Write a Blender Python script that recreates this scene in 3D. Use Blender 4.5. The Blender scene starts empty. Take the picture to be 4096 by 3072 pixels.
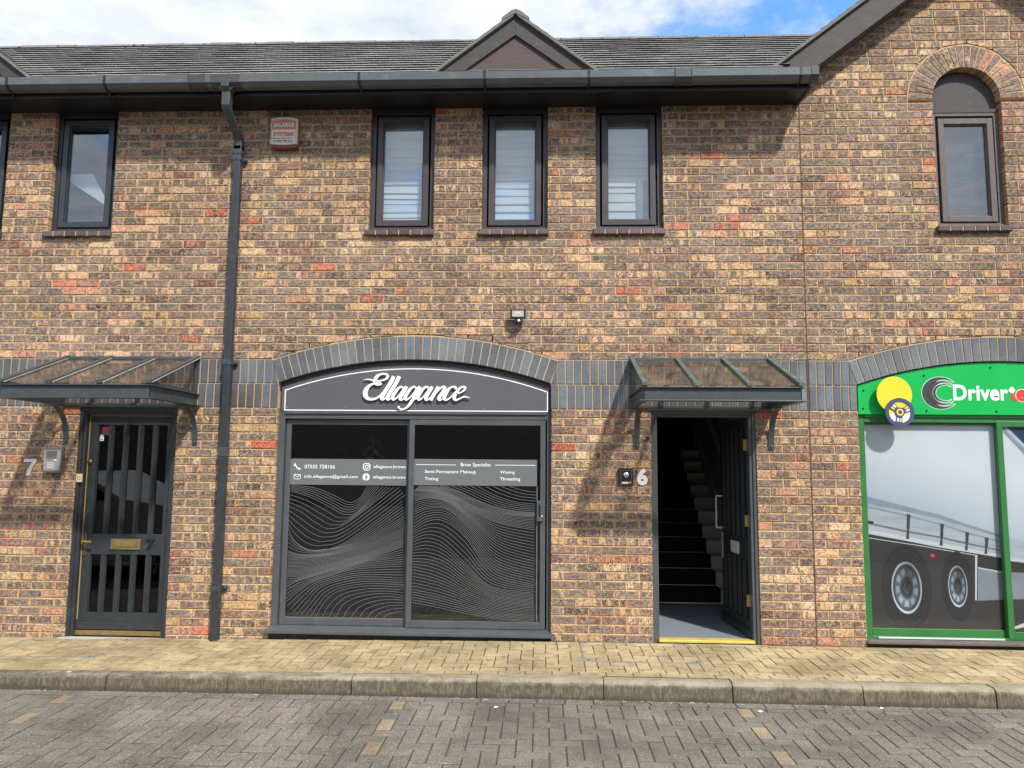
import bpy, math, random
from mathutils import Vector, Matrix
R = random.Random(7)
scene = bpy.context.scene
# ------------------------------------------------------------------ camera
cam_d = bpy.data.cameras.new('camera'); cam = bpy.data.objects.new('camera', cam_d)
scene.collection.objects.link(cam); scene.camera = cam
PITCH, YAW, ROLL, CH, CD = 0.10594, -0.04131, 0.00858, 1.54514, 6.6443
cam_d.sensor_width = 36; cam_d.lens = 2960/4096*36
cam_d.clip_start = 0.05; cam_d.clip_end = 2000
F = Vector((math.sin(YAW)*math.cos(PITCH), math.cos(YAW)*math.cos(PITCH), math.sin(PITCH)))
Rt = Vector((math.cos(YAW), -math.sin(YAW), 0)); Up = Rt.cross(F)
c_, s_ = math.cos(ROLL), math.sin(ROLL)
Rt, Up = c_*Rt + s_*Up, -s_*Rt + c_*Up
cam.matrix_world = Matrix(((Rt.x, Up.x, -F.x, 0), (Rt.y, Up.y, -F.y, -CD), (Rt.z, Up.z, -F.z, CH), (0, 0, 0, 1)))
# ------------------------------------------------------------------ light
AZ, EL = math.radians(32), math.radians(47.8)
sdir = Vector((-math.sin(AZ)*math.cos(EL), math.cos(AZ)*math.cos(EL), -math.sin(EL)))   # where the light travels
sun_d = bpy.data.lights.new('sun', 'SUN'); sun_d.energy = 3.3; sun_d.angle = math.radians(2.5); sun_d.color = (1, .95, .87)
sun = bpy.data.objects.new('sun', sun_d); scene.collection.objects.link(sun)
sun.rotation_euler = sdir.to_track_quat('-Z', 'Y').to_euler(); sun.location = (6, -12, 14)
world = bpy.data.worlds.new('World'); scene.world = world; world.use_nodes = True
scene.view_settings.view_transform = 'Standard'; scene.view_settings.look = 'None'
scene.view_settings.exposure = 0.74; scene.view_settings.gamma = 1


# ------------------------------------------------------------------ node helper
class NT:
    def __init__(s, tree): s.t = tree; s.n = tree.nodes; s.l = tree.links
    def put(s, sock, v):
        if isinstance(v, bpy.types.NodeSocket): s.l.new(v, sock)
        elif v is not None:
            if isinstance(v, (tuple, list)) and len(v) == 3 and sock.type == 'RGBA': v = (*v, 1)
            sock.default_value = v
    def m(s, op, a, b=None, c=None, clamp=False):
        n = s.n.new('ShaderNodeMath'); n.operation = op; n.use_clamp = clamp
        s.put(n.inputs[0], a)
        if b is not None: s.put(n.inputs[1], b)
        if c is not None: s.put(n.inputs[2], c)
        return n.outputs[0]
    def v(s, op, a, b=None):
        n = s.n.new('ShaderNodeVectorMath'); n.operation = op; s.put(n.inputs[0], a)
        if b is not None: s.put(n.inputs[1], b)
        return n.outputs[0]
    def ss(s, x, a, b, lo=0., hi=1.):
        n = s.n.new('ShaderNodeMapRange'); n.interpolation_type = 'SMOOTHSTEP'
        for i, q in enumerate((x, a, b, lo, hi)): s.put(n.inputs[i], q)
        return n.outputs[0]
    def mix(s, f, a, b, mode='MIX'):
        n = s.n.new('ShaderNodeMix'); n.data_type = 'RGBA'; n.blend_type = mode
        s.put(n.inputs[0], f); s.put(n.inputs[6], a); s.put(n.inputs[7], b)
        return n.outputs[2]
    def noise(s, vec, scale, detail=3., rough=.55, out=0, dist=0.):
        n = s.n.new('ShaderNodeTexNoise'); s.put(n.inputs['Vector'], vec)
        n.inputs['Scale'].default_value = scale; n.inputs['Detail'].default_value = detail
        n.inputs['Roughness'].default_value = rough; n.inputs['Distortion'].default_value = dist
        return n.outputs[out]
    def ramp(s, f, stops, const=False):
        n = s.n.new('ShaderNodeValToRGB'); s.put(n.inputs[0], f); e = n.color_ramp.elements
        if const: n.color_ramp.interpolation = 'CONSTANT'
        while len(e) < len(stops): e.new(.5)
        for i, (p, c) in enumerate(stops): e[i].position = p; e[i].color = (*c, 1)
        return n.outputs[0]
    def attr(s, name):
        n = s.n.new('ShaderNodeAttribute'); n.attribute_name = name; return n.outputs['Vector']
    def xyz(s, v):
        n = s.n.new('ShaderNodeSeparateXYZ'); s.put(n.inputs[0], v); return n.outputs
    def comb(s, x, y, z):
        n = s.n.new('ShaderNodeCombineXYZ')
        for i, q in enumerate((x, y, z)): s.put(n.inputs[i], q)
        return n.outputs[0]
    def pos(s):
        return s.n.new('ShaderNodeNewGeometry').outputs['Position']


def newmat(name):
    m = bpy.data.materials.new(name); m.use_nodes = True; t = NT(m.node_tree); t.n.clear()
    out = t.n.new('ShaderNodeOutputMaterial'); b = t.n.new('ShaderNodeBsdfPrincipled')
    t.l.new(b.outputs[0], out.inputs[0]); return m, t, b, out


def bump(t, b, h, strength=.4, dist=.003):
    n = t.n.new('ShaderNodeBump'); n.inputs['Strength'].default_value = strength; n.inputs['Distance'].default_value = dist
    t.put(n.inputs['Height'], h); t.l.new(n.outputs[0], b.inputs['Normal'])


def paint(name, col, rough=.45, var=.25, scale=6., metal=0., dirt=None, dirtamt=.5, bmp=.15, spec=.5, stretch=(1, 1, 1)):
    m, t, b, o = newmat(name); p = t.v('MULTIPLY', t.pos(), stretch)
    n1 = t.noise(p, scale, 5.); n2 = t.noise(p, scale*14, 3.)
    k = t.m('ADD', t.m('MULTIPLY', t.m('SUBTRACT', n1, .5), var*2), t.m('MULTIPLY', t.m('SUBTRACT', n2, .5), var))
    c = t.mix(1., col, t.comb(*[t.m('ADD', k, 1.)]*3), 'MULTIPLY')
    if dirt: c = t.mix(t.m('MULTIPLY', t.ss(t.noise(p, scale*2.3, 6., .7), .5, .7), dirtamt), c, dirt)
    t.put(b.inputs['Base Color'], c)
    t.put(b.inputs['Roughness'], t.m('ADD', rough, t.m('MULTIPLY', t.m('SUBTRACT', n1, .5), .25)))
    b.inputs['Metallic'].default_value = metal; b.inputs['Specular IOR Level'].default_value = spec
    if bmp: bump(t, b, n2, bmp, .002)
    return m


def glassmat(name, tint=(.75, .8, .8), ior=1.9, rough=0., dirty=0.):
    m, t, b, o = newmat(name); t.n.remove(b)
    tr = t.n.new('ShaderNodeBsdfTransparent'); tr.inputs[0].default_value = (*tint, 1)
    gl = t.n.new('ShaderNodeBsdfGlossy'); gl.inputs['Color'].default_value = (.95, .97, 1, 1); gl.inputs['Roughness'].default_value = rough
    wob = t.n.new('ShaderNodeBump'); wob.inputs['Strength'].default_value = .05; wob.inputs['Distance'].default_value = .02
    t.put(wob.inputs['Height'], t.noise(t.pos(), 2.5, 1.)); t.l.new(wob.outputs[0], gl.inputs['Normal'])
    g = t.n.new('ShaderNodeNewGeometry'); d_ = t.n.new('ShaderNodeVectorMath'); d_.operation = 'DOT_PRODUCT'
    t.l.new(g.outputs['Incoming'], d_.inputs[0]); t.l.new(g.outputs['Normal'], d_.inputs[1]); f0 = ((ior-1)/(ior+1))**2
    fr = t.m('ADD', f0, t.m('MULTIPLY', t.m('POWER', t.m('SUBTRACT', 1., t.m('ABSOLUTE', d_.outputs['Value'])), 5.), 1-f0), clamp=True)
    mx = t.n.new('ShaderNodeMixShader'); t.l.new(fr, mx.inputs[0]); t.l.new(tr.outputs[0], mx.inputs[1]); t.l.new(gl.outputs[0], mx.inputs[2])
    last = mx.outputs[0]
    if dirty:
        df = t.n.new('ShaderNodeBsdfDiffuse'); df.inputs[0].default_value = (.38, .32, .25, 1)
        f = t.m('ADD', t.m('MULTIPLY', t.ss(t.noise(t.pos(), 9., 5., .7), .4, .75), dirty), t.m('MULTIPLY', t.ss(t.noise(t.pos(), 110., 2.), .70, .76), .6), clamp=True)
        m2 = t.n.new('ShaderNodeMixShader'); t.put(m2.inputs[0], f); t.l.new(last, m2.inputs[1]); t.l.new(df.outputs[0], m2.inputs[2]); last = m2.outputs[0]
    t.l.new(last, o.inputs[0]); return m


# ------------------------------------------------------------------ sky: blue daylight with broken white cloud
w = NT(world.node_tree); w.n.clear()
sky = w.n.new('ShaderNodeTexSky'); sky.sky_type = 'NISHITA'; sky.sun_disc = False; sky.sun_elevation = EL
sky.sun_rotation = math.atan2(-sdir.x, -sdir.y); sky.altitude = 20; sky.ozone_density = 1.6
tc = w.n.new('ShaderNodeTexCoord').outputs['Generated']; dx, dy, dz = w.xyz(tc)
dzz = w.m('MAXIMUM', dz, .06); px, py = w.m('DIVIDE', dx, dzz), w.m('DIVIDE', dy, dzz)
cp = w.comb(px, py, 0.)
n1 = w.noise(w.v('ADD', cp, (.9, .3, 0)), 1.3, 9., .6, dist=.25); n2 = w.noise(cp, 4.5, 6., .62)
dens = w.m('ADD', n1, w.m('MULTIPLY', w.m('SUBTRACT', n2, .5), .18))
# cloud bank lies to the north-west of the roof, clear patches to the north-east; broken cloud over the car park
side = w.ss(px, -.28, .16, .26, -.02); dens = w.m('ADD', w.m('ADD', dens, w.m('MULTIPLY', side, w.ss(dy, -.05, .15))), w.ss(dy, -.2, .0, .10, 0.))
cover = w.ss(dens, .43, .60)
cl = w.ramp(w.m('ADD', w.m('MULTIPLY', n2, .7), w.m('MULTIPLY', dens, .2)), [(.30, (2.9, 3.15, 3.5)), (.55, (4.2, 4.3, 4.4))])
blue = w.mix(1., sky.outputs[0], (.75, 1.15, 1.55), 'MULTIPLY')
bg = w.n.new('ShaderNodeBackground'); bg.inputs[1].default_value = .15
w.put(bg.inputs[0], w.mix(w.m('MULTIPLY', cover, .93), blue, cl))
wo = w.n.new('ShaderNodeOutputWorld'); w.l.new(bg.outputs[0], wo.inputs[0])


# ------------------------------------------------------------------ mesh builder
class MB:
    def __init__(s): s.v = []; s.f = []; s.mi = []; s.loc = []; s.dim = []; s.rnd = []; s.tag = False
    def add(s, vs, fs, m=0):
        o = len(s.v); s.v += [tuple(q) for q in vs]; s.f += [tuple(i+o for i in f) for f in fs]; s.mi += [m]*len(fs)
        s.loc += [(0, 0, 0)]*len(vs); s.dim += [(1, 1, 0)]*len(vs); s.rnd += [(.5, .5, .5)]*len(vs); return s
    def box(s, x0, x1, y0, y1, z0, z1, m=0):
        vs = [(x, y, z) for x in (x0, x1) for y in (y0, y1) for z in (z0, z1)]
        return s.add(vs, [(0, 1, 3, 2), (4, 6, 7, 5), (0, 4, 5, 1), (2, 3, 7, 6), (0, 2, 6, 4), (1, 5, 7, 3)], m)
    def prism(s, poly, y0, y1, m=0, T=None):          # poly in XZ, extruded along Y
        n = len(poly); vs = [(x, y0, z) for x, z in poly]+[(x, y1, z) for x, z in poly]
        if T: vs = [T(Vector(q)) for q in vs]
        return s.add(vs, [tuple(range(n)), tuple(range(2*n-1, n-1, -1))]+[(i, i+n, (i+1) % n+n, (i+1) % n) for i in range(n)], m)
    def prismx(s, poly, x0, x1, m=0, caps=True):                  # poly in YZ, extruded along X
        n = len(poly); vs = [(x0, y, z) for y, z in poly]+[(x1, y, z) for y, z in poly]
        fs = [(i, i+n, (i+1) % n+n, (i+1) % n) for i in range(n)]
        if caps: fs += [tuple(range(n)), tuple(range(2*n-1, n-1, -1))]
        return s.add(vs, fs, m)
    def prismz(s, poly, z0, z1, m=0):
        n = len(poly); vs = [(x, y, z0) for x, y in poly]+[(x, y, z1) for x, y in poly]
        return s.add(vs, [tuple(range(n)), tuple(range(2*n-1, n-1, -1))]+[(i, i+n, (i+1) % n+n, (i+1) % n) for i in range(n)], m)
    def tube(s, pts, r, n=8, m=0, caps=True, sq=None):
        pts = [Vector(p) for p in pts]; rs = r if isinstance(r, (list, tuple)) else [r]*len(pts); vs = []; o = None
        for i, p in enumerate(pts):
            d = (pts[min(i+1, len(pts)-1)]-pts[max(i-1, 0)]).normalized()
            if o is None: o = Vector((0, 0, 1)) if abs(d.z) < .9 else Vector((0, 1, 0))
            a = (o-d*o.dot(d)).normalized(); b = d.cross(a); o = a
            for k in range(n):
                t = 2*math.pi*k/n+(math.pi/4 if n == 4 else 0); vs.append(p+(a*math.cos(t)+b*math.sin(t))*rs[i])
        fs = [(i*n+k, i*n+(k+1) % n, (i+1)*n+(k+1) % n, (i+1)*n+k) for i in range(len(pts)-1) for k in range(n)]
        if caps: fs += [tuple(range(n)), tuple((len(pts)-1)*n+k for k in range(n))]
        return s.add(vs, fs, m)
    def lathe(s, prof, c, n=24, axis='z', m=0):       # prof [(r,h)]
        vs = []
        for r, h in prof:
            for k in range(n):
                t = 2*math.pi*k/n; a, b = r*math.cos(t), r*math.sin(t)
                vs.append((c[0]+a, c[1]+b, c[2]+h) if axis == 'z' else (c[0]+a, c[1]+h, c[2]+b))
        fs = [(i*n+k, i*n+(k+1) % n, (i+1)*n+(k+1) % n, (i+1)*n+k) for i in range(len(prof)-1) for k in range(n)]
        fs += [tuple(range(n)), tuple((len(prof)-1)*n+k for k in range(n))]
        return s.add(vs, fs, m)
    def disc(s, cx, cz, rx, rz, y, m=0, n=40, rot=0.):
        vs = []
        for k in range(n):
            t = 2*math.pi*k/n; a, b = rx*math.cos(t), rz*math.sin(t)
            vs.append((cx+a*math.cos(rot)-b*math.sin(rot), y, cz+a*math.sin(rot)+b*math.cos(rot)))
        return s.add(vs, [tuple(range(n))], m)
    def ring(s, cx, cz, rx, rz, wd, y, m=0, n=48, t0=0., t1=2*math.pi, rot=0.):
        vs = []
        for k in range(n+1):
            t = t0+(t1-t0)*k/n
            for q in (0, wd):
                a, b = (rx-q)*math.cos(t), (rz-q)*math.sin(t)
                vs.append((cx+a*math.cos(rot)-b*math.sin(rot), y, cz+a*math.sin(rot)+b*math.cos(rot)))
        return s.add(vs, [(2*k, 2*k+1, 2*k+3, 2*k+2) for k in range(n)], m)
    def poly(s, pts, y, m=0): return s.add([(x, y, z) for x, z in pts], [tuple(range(len(pts)))], m)
    def ribbon(s, pts, y, m=0, th=0.):                # pts [(x,z,w)]
        L = []; n = len(pts)
        for i in range(n):
            a, b = pts[max(i-1, 0)], pts[min(i+1, n-1)]; tx, tz = b[0]-a[0], b[1]-a[1]; l = math.hypot(tx, tz) or 1
            nx, nz = -tz/l, tx/l; x, z, w_ = pts[i]; L += [(x+nx*w_/2, z+nz*w_/2), (x-nx*w_/2, z-nz*w_/2)]
        if not th: return s.add([(x, y, z) for x, z in L], [(2*i, 2*i+1, 2*i+3, 2*i+2) for i in range(n-1)], m)
        k = len(L); vs = [(x, y, z) for x, z in L]+[(x, y+th, z) for x, z in L]; fs = []
        for i in range(n-1):
            a, b, c, d = 2*i, 2*i+1, 2*i+3, 2*i+2
            fs += [(a, b, c, d), (a, d, d+k, a+k), (b, b+k, c+k, c)]
        fs += [(0, k, k+1, 1), (k-2, k-1, 2*k-1, 2*k-2)]
        return s.add(vs, fs, m)
    def unit(s, poly, y, depth, cham, axis, org, m, rnd, dim, plane='xz', seed=None):
        """one brick / paver / tile: polygon (2D), chamfered face at y, sides back to y+depth. axis = local u dir"""
        n = len(poly); cx = sum(p[0] for p in poly)/n; cz = sum(p[1] for p in poly)/n
        ar = sum(poly[i][0]*poly[(i+1) % n][1]-poly[(i+1) % n][0]*poly[i][1] for i in range(n))
        if ar < 0: poly = poly[::-1]
        ins = []
        for i in range(n):
            a, b, c = poly[i-1], poly[i], poly[(i+1) % n]
            e1 = Vector((b[0]-a[0], b[1]-a[1])); e2 = Vector((c[0]-b[0], c[1]-b[1]))
            if e1.length < 1e-6 or e2.length < 1e-6: ins.append(b); continue
            n1_, n2_ = Vector((-e1.y, e1.x)).normalized(), Vector((-e2.y, e2.x)).normalized()
            k = (n1_+n2_); d = max(.35, 1+n1_.dot(n2_)); ins.append((b[0]+k.x*cham/d, b[1]+k.y*cham/d))
        o = len(s.v); L3 = [(ins, y), (poly, y+cham*.8), (poly, y+depth)]; seed = R.random()*90 if seed is None else seed
        for pl, yy in L3:
            for p in pl:
                s.v.append((p[0], yy, p[1]) if plane == 'xz' else (p[0], p[1], -yy))
                u = (p[0]-org[0])*axis[0]+(p[1]-org[1])*axis[1]; v = -(p[0]-org[0])*axis[1]+(p[1]-org[1])*axis[0]
                s.loc.append((u, v, seed)); s.dim.append(dim); s.rnd.append(rnd)
        fs = [tuple(o+i for i in range(n))]
        for k in (0, n): fs += [(o+k+i, o+k+n+i, o+k+n+(i+1) % n, o+k+(i+1) % n) for i in range(n)]
        s.f += fs; s.mi += [m]*len(fs); s.tag = True
    def build(s, name, mats, parent=None, bevel=0., smooth=False, flipcheck=True):
        me = bpy.data.meshes.new(name); me.from_pydata(s.v, [], s.f)
        mats = mats if isinstance(mats, (list, tuple)) else [mats]
        for q in mats: me.materials.append(q)
        me.polygons.foreach_set('material_index', s.mi)
        if s.tag:
            for nm, d in (('loc', s.loc), ('dim', s.dim), ('rnd', s.rnd)):
                a = me.attributes.new(nm, 'FLOAT_VECTOR', 'POINT'); a.data.foreach_set('vector', [q for t in d for q in t])
        me.update()
        if flipcheck and not s.tag:
            import bmesh
            bm = bmesh.new(); bm.from_mesh(me); bmesh.ops.recalc_face_normals(bm, faces=bm.faces); bm.to_mesh(me); bm.free()
        if smooth: me.polygons.foreach_set('use_smooth', [True]*len(me.polygons)); me.set_sharp_from_angle(angle=math.radians(38))
        ob = bpy.data.objects.new(name, me); scene.collection.objects.link(ob)
        if parent: ob.parent = parent; ob.matrix_parent_inverse = parent.matrix_basis.inverted()
        if bevel:
            b = ob.modifiers.new('bevel', 'BEVEL'); b.width = bevel; b.segments = 2; b.limit_method = 'ANGLE'; b.harden_normals = False
        return ob


def tagp(o, label=None, cat=None, group=None, kind=None):
    for k, v in (('label', label), ('category', cat), ('group', group), ('kind', kind)):
        if v: o[k] = v
    return o
def empty(name, loc, label, cat, group=None):
    o = bpy.data.objects.new(name, None); o.empty_display_size = .1; o.location = loc; scene.collection.objects.link(o)
    return tagp(o, label, cat, group)
def spline(pts, k=6):
    out = []; n = len(pts)
    for i in range(n-1):
        p0, p1, p2, p3 = pts[max(i-1, 0)], pts[i], pts[i+1], pts[min(i+2, n-1)]
        for j in range(k):
            t = j/k; out.append(tuple(.5*(2*b+(c-a)*t+(2*a-5*b+4*c-d)*t*t+(3*b-a-3*c+d)*t**3) for a, b, c, d in zip(p0, p1, p2, p3)))
    out.append(tuple(pts[-1])); return out
def lettering(name, items, mat, parent, depth=.0005):
    for it in items: o = lettering1(name, [it], mat, parent, depth)
    return o
def lettering1(name, items, mat, parent, depth=.0005):
    """items: (string, x0, x1, z0, z1, y, weight): each string is fitted into its box"""
    V, Fc = [], []
    for (st, x0, x1, z0, z1, y, wt) in items:
        cu = bpy.data.curves.new('t', 'FONT'); cu.body = st; cu.size = 1; cu.offset = wt; cu.resolution_u = 4; cu.space_character = 1.05
        ob = bpy.data.objects.new('t', cu); scene.collection.objects.link(ob)
        dg = bpy.context.evaluated_depsgraph_get(); me = bpy.data.meshes.new_from_object(ob.evaluated_get(dg))
        vs = [q.co.copy() for q in me.vertices]; xa, xb = min(q.x for q in vs), max(q.x for q in vs); ya, yb = min(q.y for q in vs), max(q.y for q in vs)
        sx = (x1-x0)/(xb-xa); sz = (z1-z0)/(yb-ya); o = len(V)
        V += [(x0+(q.x-xa)*sx, y, z0+(q.y-ya)*sz) for q in vs]; Fc += [tuple(i+o for i in p.vertices) for p in me.polygons]
        bpy.data.objects.remove(ob); bpy.data.curves.remove(cu); bpy.data.meshes.remove(me)
    me = bpy.data.meshes.new(name); me.from_pydata(V, [], Fc); me.materials.append(mat); me.update()
    ob = bpy.data.objects.new(name, me); scene.collection.objects.link(ob)
    if parent: ob.parent = parent; ob.matrix_parent_inverse = parent.matrix_basis.inverted()
    if depth > .001:
        sd = ob.modifiers.new('thick', 'SOLIDIFY'); sd.thickness = depth; sd.offset = 0
    return ob


# ------------------------------------------------------------------ materials
def brickmat():
    m, t, b, o = newmat('stock_brick'); loc, dim, rnd = t.attr('loc'), t.attr('dim'), t.attr('rnd')
    u, v, sd = t.xyz(loc); L, H, _ = t.xyz(dim); r1, r2, r3 = t.xyz(rnd)
    V = t.comb(u, v, t.m('MULTIPLY', sd, 3.1))
    e = t.m('MINIMUM', t.m('SUBTRACT', L, t.m('ABSOLUTE', u)), t.m('SUBTRACT', H, t.m('ABSOLUTE', v)))
    na = t.noise(V, 75., 4., .65); nb = t.noise(V, 28., 3.); nc = t.noise(V, 330., 2., .6); nd = t.noise(V, 100., 3., .6)
    e2 = t.m('ADD', e, t.m('MULTIPLY', t.m('SUBTRACT', na, .5), .038))
    inner = t.ss(e2, .002, .011)
    bands = t.noise(t.comb(t.m('ADD', u, t.m('MULTIPLY', t.m('SUBTRACT', na, .5), .006)), 0., t.m('MULTIPLY', sd, 7.7)), 17., 1., .4)
    patch = t.ss(t.m('ADD', bands, t.m('MULTIPLY', t.m('SUBTRACT', r1, .5), .55)), .335, .385)
    dark = t.m('MULTIPLY', inner, patch)
    light = t.ramp(r2, [(0, (.50, .325, .18)), (.22, (.58, .41, .255)), (.42, (.48, .30, .145)), (.60, (.54, .345, .22)), (.80, (.51, .28, .18)), (.93, (.48, .215, .135)), (.997, (.50, .13, .075))])
    dk = t.ramp(r3, [(0, (.155, .112, .085)), (.3, (.19, .145, .12)), (.55, (.13, .095, .07)), (.8, (.20, .16, .14)), (1, (.10, .075, .062))])
    dk = t.mix(t.ss(nb, .42, .62), dk, (.28, .22, .185)); dk = t.mix(t.m('MULTIPLY', t.ss(nd, .5, .68), .55), dk, (.09, .075, .06))
    light = t.mix(t.m('MULTIPLY', t.ss(nb, .5, .75), .5), light, (.60, .44, .30))
    c = t.mix(t.m('MULTIPLY', dark, .92), light, dk)
    rimb = t.m('MULTIPLY', t.m('SUBTRACT', 1., t.ss(e2, .004, .016)), t.ss(nb, .5, .62))
    c = t.mix(t.m('MULTIPLY', rimb, .6), c, (.12, .10, .06))                        # sooty lichen round the edges
    c = t.mix(t.m('MULTIPLY', t.ss(t.noise(t.pos(), 7., 4.), .5, .66), t.m('MULTIPLY', t.ss(na, .5, .6), .5)), c, (.40, .32, .10))
    sp = t.ss(t.m('ADD', nd, t.m('MULTIPLY', t.m('SUBTRACT', r3, .5), .12)), .575, .62)
    c = t.mix(t.m('MULTIPLY', sp, .92), c, (.028, .021, .016))
    mot = t.ss(t.noise(V, 48., 4., .7), .38, .62, .68, 1.30); c = t.mix(1., c, t.comb(mot, mot, mot), 'MULTIPLY')
    k = t.m('ADD', .80, t.m('MULTIPLY', nc, .42)); c = t.mix(1., c, t.comb(k, k, k), 'MULTIPLY')
    big = t.ss(t.noise(t.v('MULTIPLY', t.pos(), (1.4, 1, .8)), .9, 5., .6), .3, .7, .80, 1.14); c = t.mix(1., c, t.comb(big, big, big), 'MULTIPLY')
    t.put(b.inputs['Base Color'], c); b.inputs['Roughness'].default_value = .9; b.inputs['Specular IOR Level'].default_value = .25
    bump(t, b, t.m('ADD', na, t.m('MULTIPLY', nc, .4)), .5, .004); return m


def unitmat(name, stops, dstop=None, rough=.85, speck=(.5, .5, .48), speckamt=.4, var=.5, edge=None, moss=None, yellow=None):
    m, t, b, o = newmat(name); loc, dim, rnd = t.attr('loc'), t.attr('dim'), t.attr('rnd')
    u, v, sd = t.xyz(loc); L, H, _ = t.xyz(dim); r1, r2, r3 = t.xyz(rnd); P = t.pos()
    V = t.comb(u, v, t.m('MULTIPLY', sd, 3.1))
    c = t.ramp(r1, stops); na = t.noise(V, 40., 4.); nc = t.noise(P, 100., 2., .9); nd = t.noise(P, 62., 3., .9)
    if yellow: c = t.mix(t.ss(r3, .9, .91), c, yellow)
    k = t.m('ADD', 1-var*.5, t.m('MULTIPLY', na, var)); c = t.mix(1., c, t.comb(k, k, k), 'MULTIPLY')
    c = t.mix(t.m('MULTIPLY', t.ss(nc, .54, .68), speckamt), c, speck); c = t.mix(t.m('MULTIPLY', t.ss(nd, .55, .66), .6), c, tuple(q*.25 for q in stops[0][1]))
    e = t.m('MINIMUM', t.m('SUBTRACT', L, t.m('ABSOLUTE', u)), t.m('SUBTRACT', H, t.m('ABSOLUTE', v)))
    if edge: c = t.mix(t.m('MULTIPLY', t.m('SUBTRACT', 1., t.ss(t.m('ADD', e, t.m('MULTIPLY', t.m('SUBTRACT', nd, .5), .012)), .0, .008)), .8), c, edge)
    big = t.ss(t.noise(P, 1.6, 6., .65), .3, .7, .66, 1.20); c = t.mix(1., c, t.comb(big, big, big), 'MULTIPLY')
    if moss: c = t.mix(t.m('MULTIPLY', t.ss(t.noise(P, 11., 5., .7), .52, .64), moss[1]), c, moss[0])
    t.put(b.inputs['Base Color'], c); b.inputs['Roughness'].default_value = rough; b.inputs['Specular IOR Level'].default_value = .3
    bump(t, b, t.m('ADD', nd, nc), .5, .002); return m


M = {}
M['brick'] = brickmat()
M['mortar'] = paint('mortar', (.54, .375, .215), .95, .25, 30., bmp=.6, dirt=(.30, .22, .13), dirtamt=.5)
M['blue'] = unitmat('blue_brick', [(0, (.105, .10, .105)), (.35, (.115, .125, .14)), (.7, (.14, .16, .175)), (1, (.17, .185, .19))], var=.5, rough=.6, speck=(.32, .34, .34), speckamt=.3)
M['sillb'] = unitmat('plum_brick', [(0, (.10, .065, .065)), (1, (.15, .10, .10))], rough=.5, speckamt=.1)
M['paver'] = unitmat('grey_block', [(0, (.135, .118, .098)), (.5, (.155, .136, .115)), (1, (.175, .155, .133))], speck=(.46, .42, .36), speckamt=.8, var=.35, edge=(.05, .043, .032), yellow=(.27, .215, .125))
M['buff'] = unitmat('buff_block', [(0, (.36, .275, .15)), (.6, (.41, .315, .175)), (1, (.455, .355, .205))], speck=(.60, .52, .36), speckamt=.35, var=.35, edge=(.16, .125, .07), moss=((.19, .15, .09), .7))
M['tile'] = unitmat('roof_tile', [(0, (.22, .215, .205)), (.5, (.25, .245, .235)), (1, (.285, .275, .265))], speck=(.52, .52, .48), speckamt=.4, var=.5, moss=((.15, .15, .12), .4))
M['moss'] = paint('moss', (.06, .055, .035), 1., .6, 40., bmp=.8)
M['dirtfill'] = paint('joint_sand', (.055, .046, .032), 1., .4, 30.)
M['asphalt'] = paint('asphalt', (.06, .058, .055), .95, .3, 20.)
def kerbmat():
    m, t, b, o = newmat('kerb_concrete'); P = t.pos(); z = t.xyz(P)[2]; n1 = t.noise(P, 7., 6., .7); n2 = t.noise(t.v('MULTIPLY', P, (1, 1, .3)), 60., 4., .7); n3 = t.noise(P, 260., 2., .7)
    c = t.mix(t.ss(n1, .35, .65), (.24, .205, .14), (.33, .29, .215)); zz = t.m('ADD', z, t.m('MULTIPLY', t.m('SUBTRACT', n1, .5), .09))
    grime = t.ss(zz, -.02, -.055); c = t.mix(t.m('MULTIPLY', grime, t.ss(n2, .34, .60, .6, 1.)), c, (.085, .07, .045))
    c = t.mix(t.m('MULTIPLY', t.ss(zz, -.10, -.14), .8), c, (.05, .045, .03)); c = t.mix(t.m('MULTIPLY', t.ss(n3, .58, .7), .5), c, (.45, .41, .32)); c = t.mix(t.m('MULTIPLY', t.ss(n2, .60, .68), .6), c, (.06, .05, .035))
    c = t.mix(t.ss(t.noise(P, 2.7, 2.), .735, .745), c, (.55, .53, .45))
    t.put(b.inputs['Base Color'], c); b.inputs['Roughness'].default_value = .95; bump(t, b, t.m('ADD', n2, n3), .8, .004); return m
M['kerb'] = kerbmat()
M['concrete'] = paint('concrete', (.42, .40, .36), .9, .3, 12., bmp=.5)
M['damp'] = paint('damp_plinth', (.085, .07, .05), .95, .5, 14., bmp=.7, dirt=(.2, .17, .11), dirtamt=.4)
M['gutter'] = paint('grey_plastic', (.095, .107, .111), .33, .2, 3., bmp=0., dirt=(.17, .19, .185), dirtamt=.5)
M['fascia'] = paint('fascia_paint', (.012, .011, .012), .4, .3, 5.)
M['barge'] = paint('weathered_board', (.050, .041, .040), .7, .4, 5., bmp=.5, dirt=(.09, .075, .07), dirtamt=.6, stretch=(1, 1, 3))
M['brown'] = paint('brown_frame', (.050, .040, .040), .42, .3, 8.)
M['brownw'] = paint('weathered_frame', (.105, .088, .082), .65, .4, 12., dirt=(.17, .15, .13), dirtamt=.5, bmp=.4)
M['anth'] = paint('anthracite_paint', (.029, .035, .039), .38, .25, 6., dirt=(.07, .08, .085), dirtamt=.4)
M['anth2'] = paint('shopfront_paint', (.075, .083, .090), .36, .18, 4., dirt=(.13, .14, .15), dirtamt=.3)
M['canopy'] = paint('canopy_paint', (.048, .057, .062), .42, .25, 6., dirt=(.10, .115, .11), dirtamt=.4)
M['algae'] = paint('mossy_rib', (.075, .09, .09), .6, .3, 9., dirt=(.13, .28, .07), dirtamt=.95, bmp=.5)
M['signgrey'] = paint('sign_panel', (.092, .088, .096), .5, .08, 3., bmp=0.)
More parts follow.
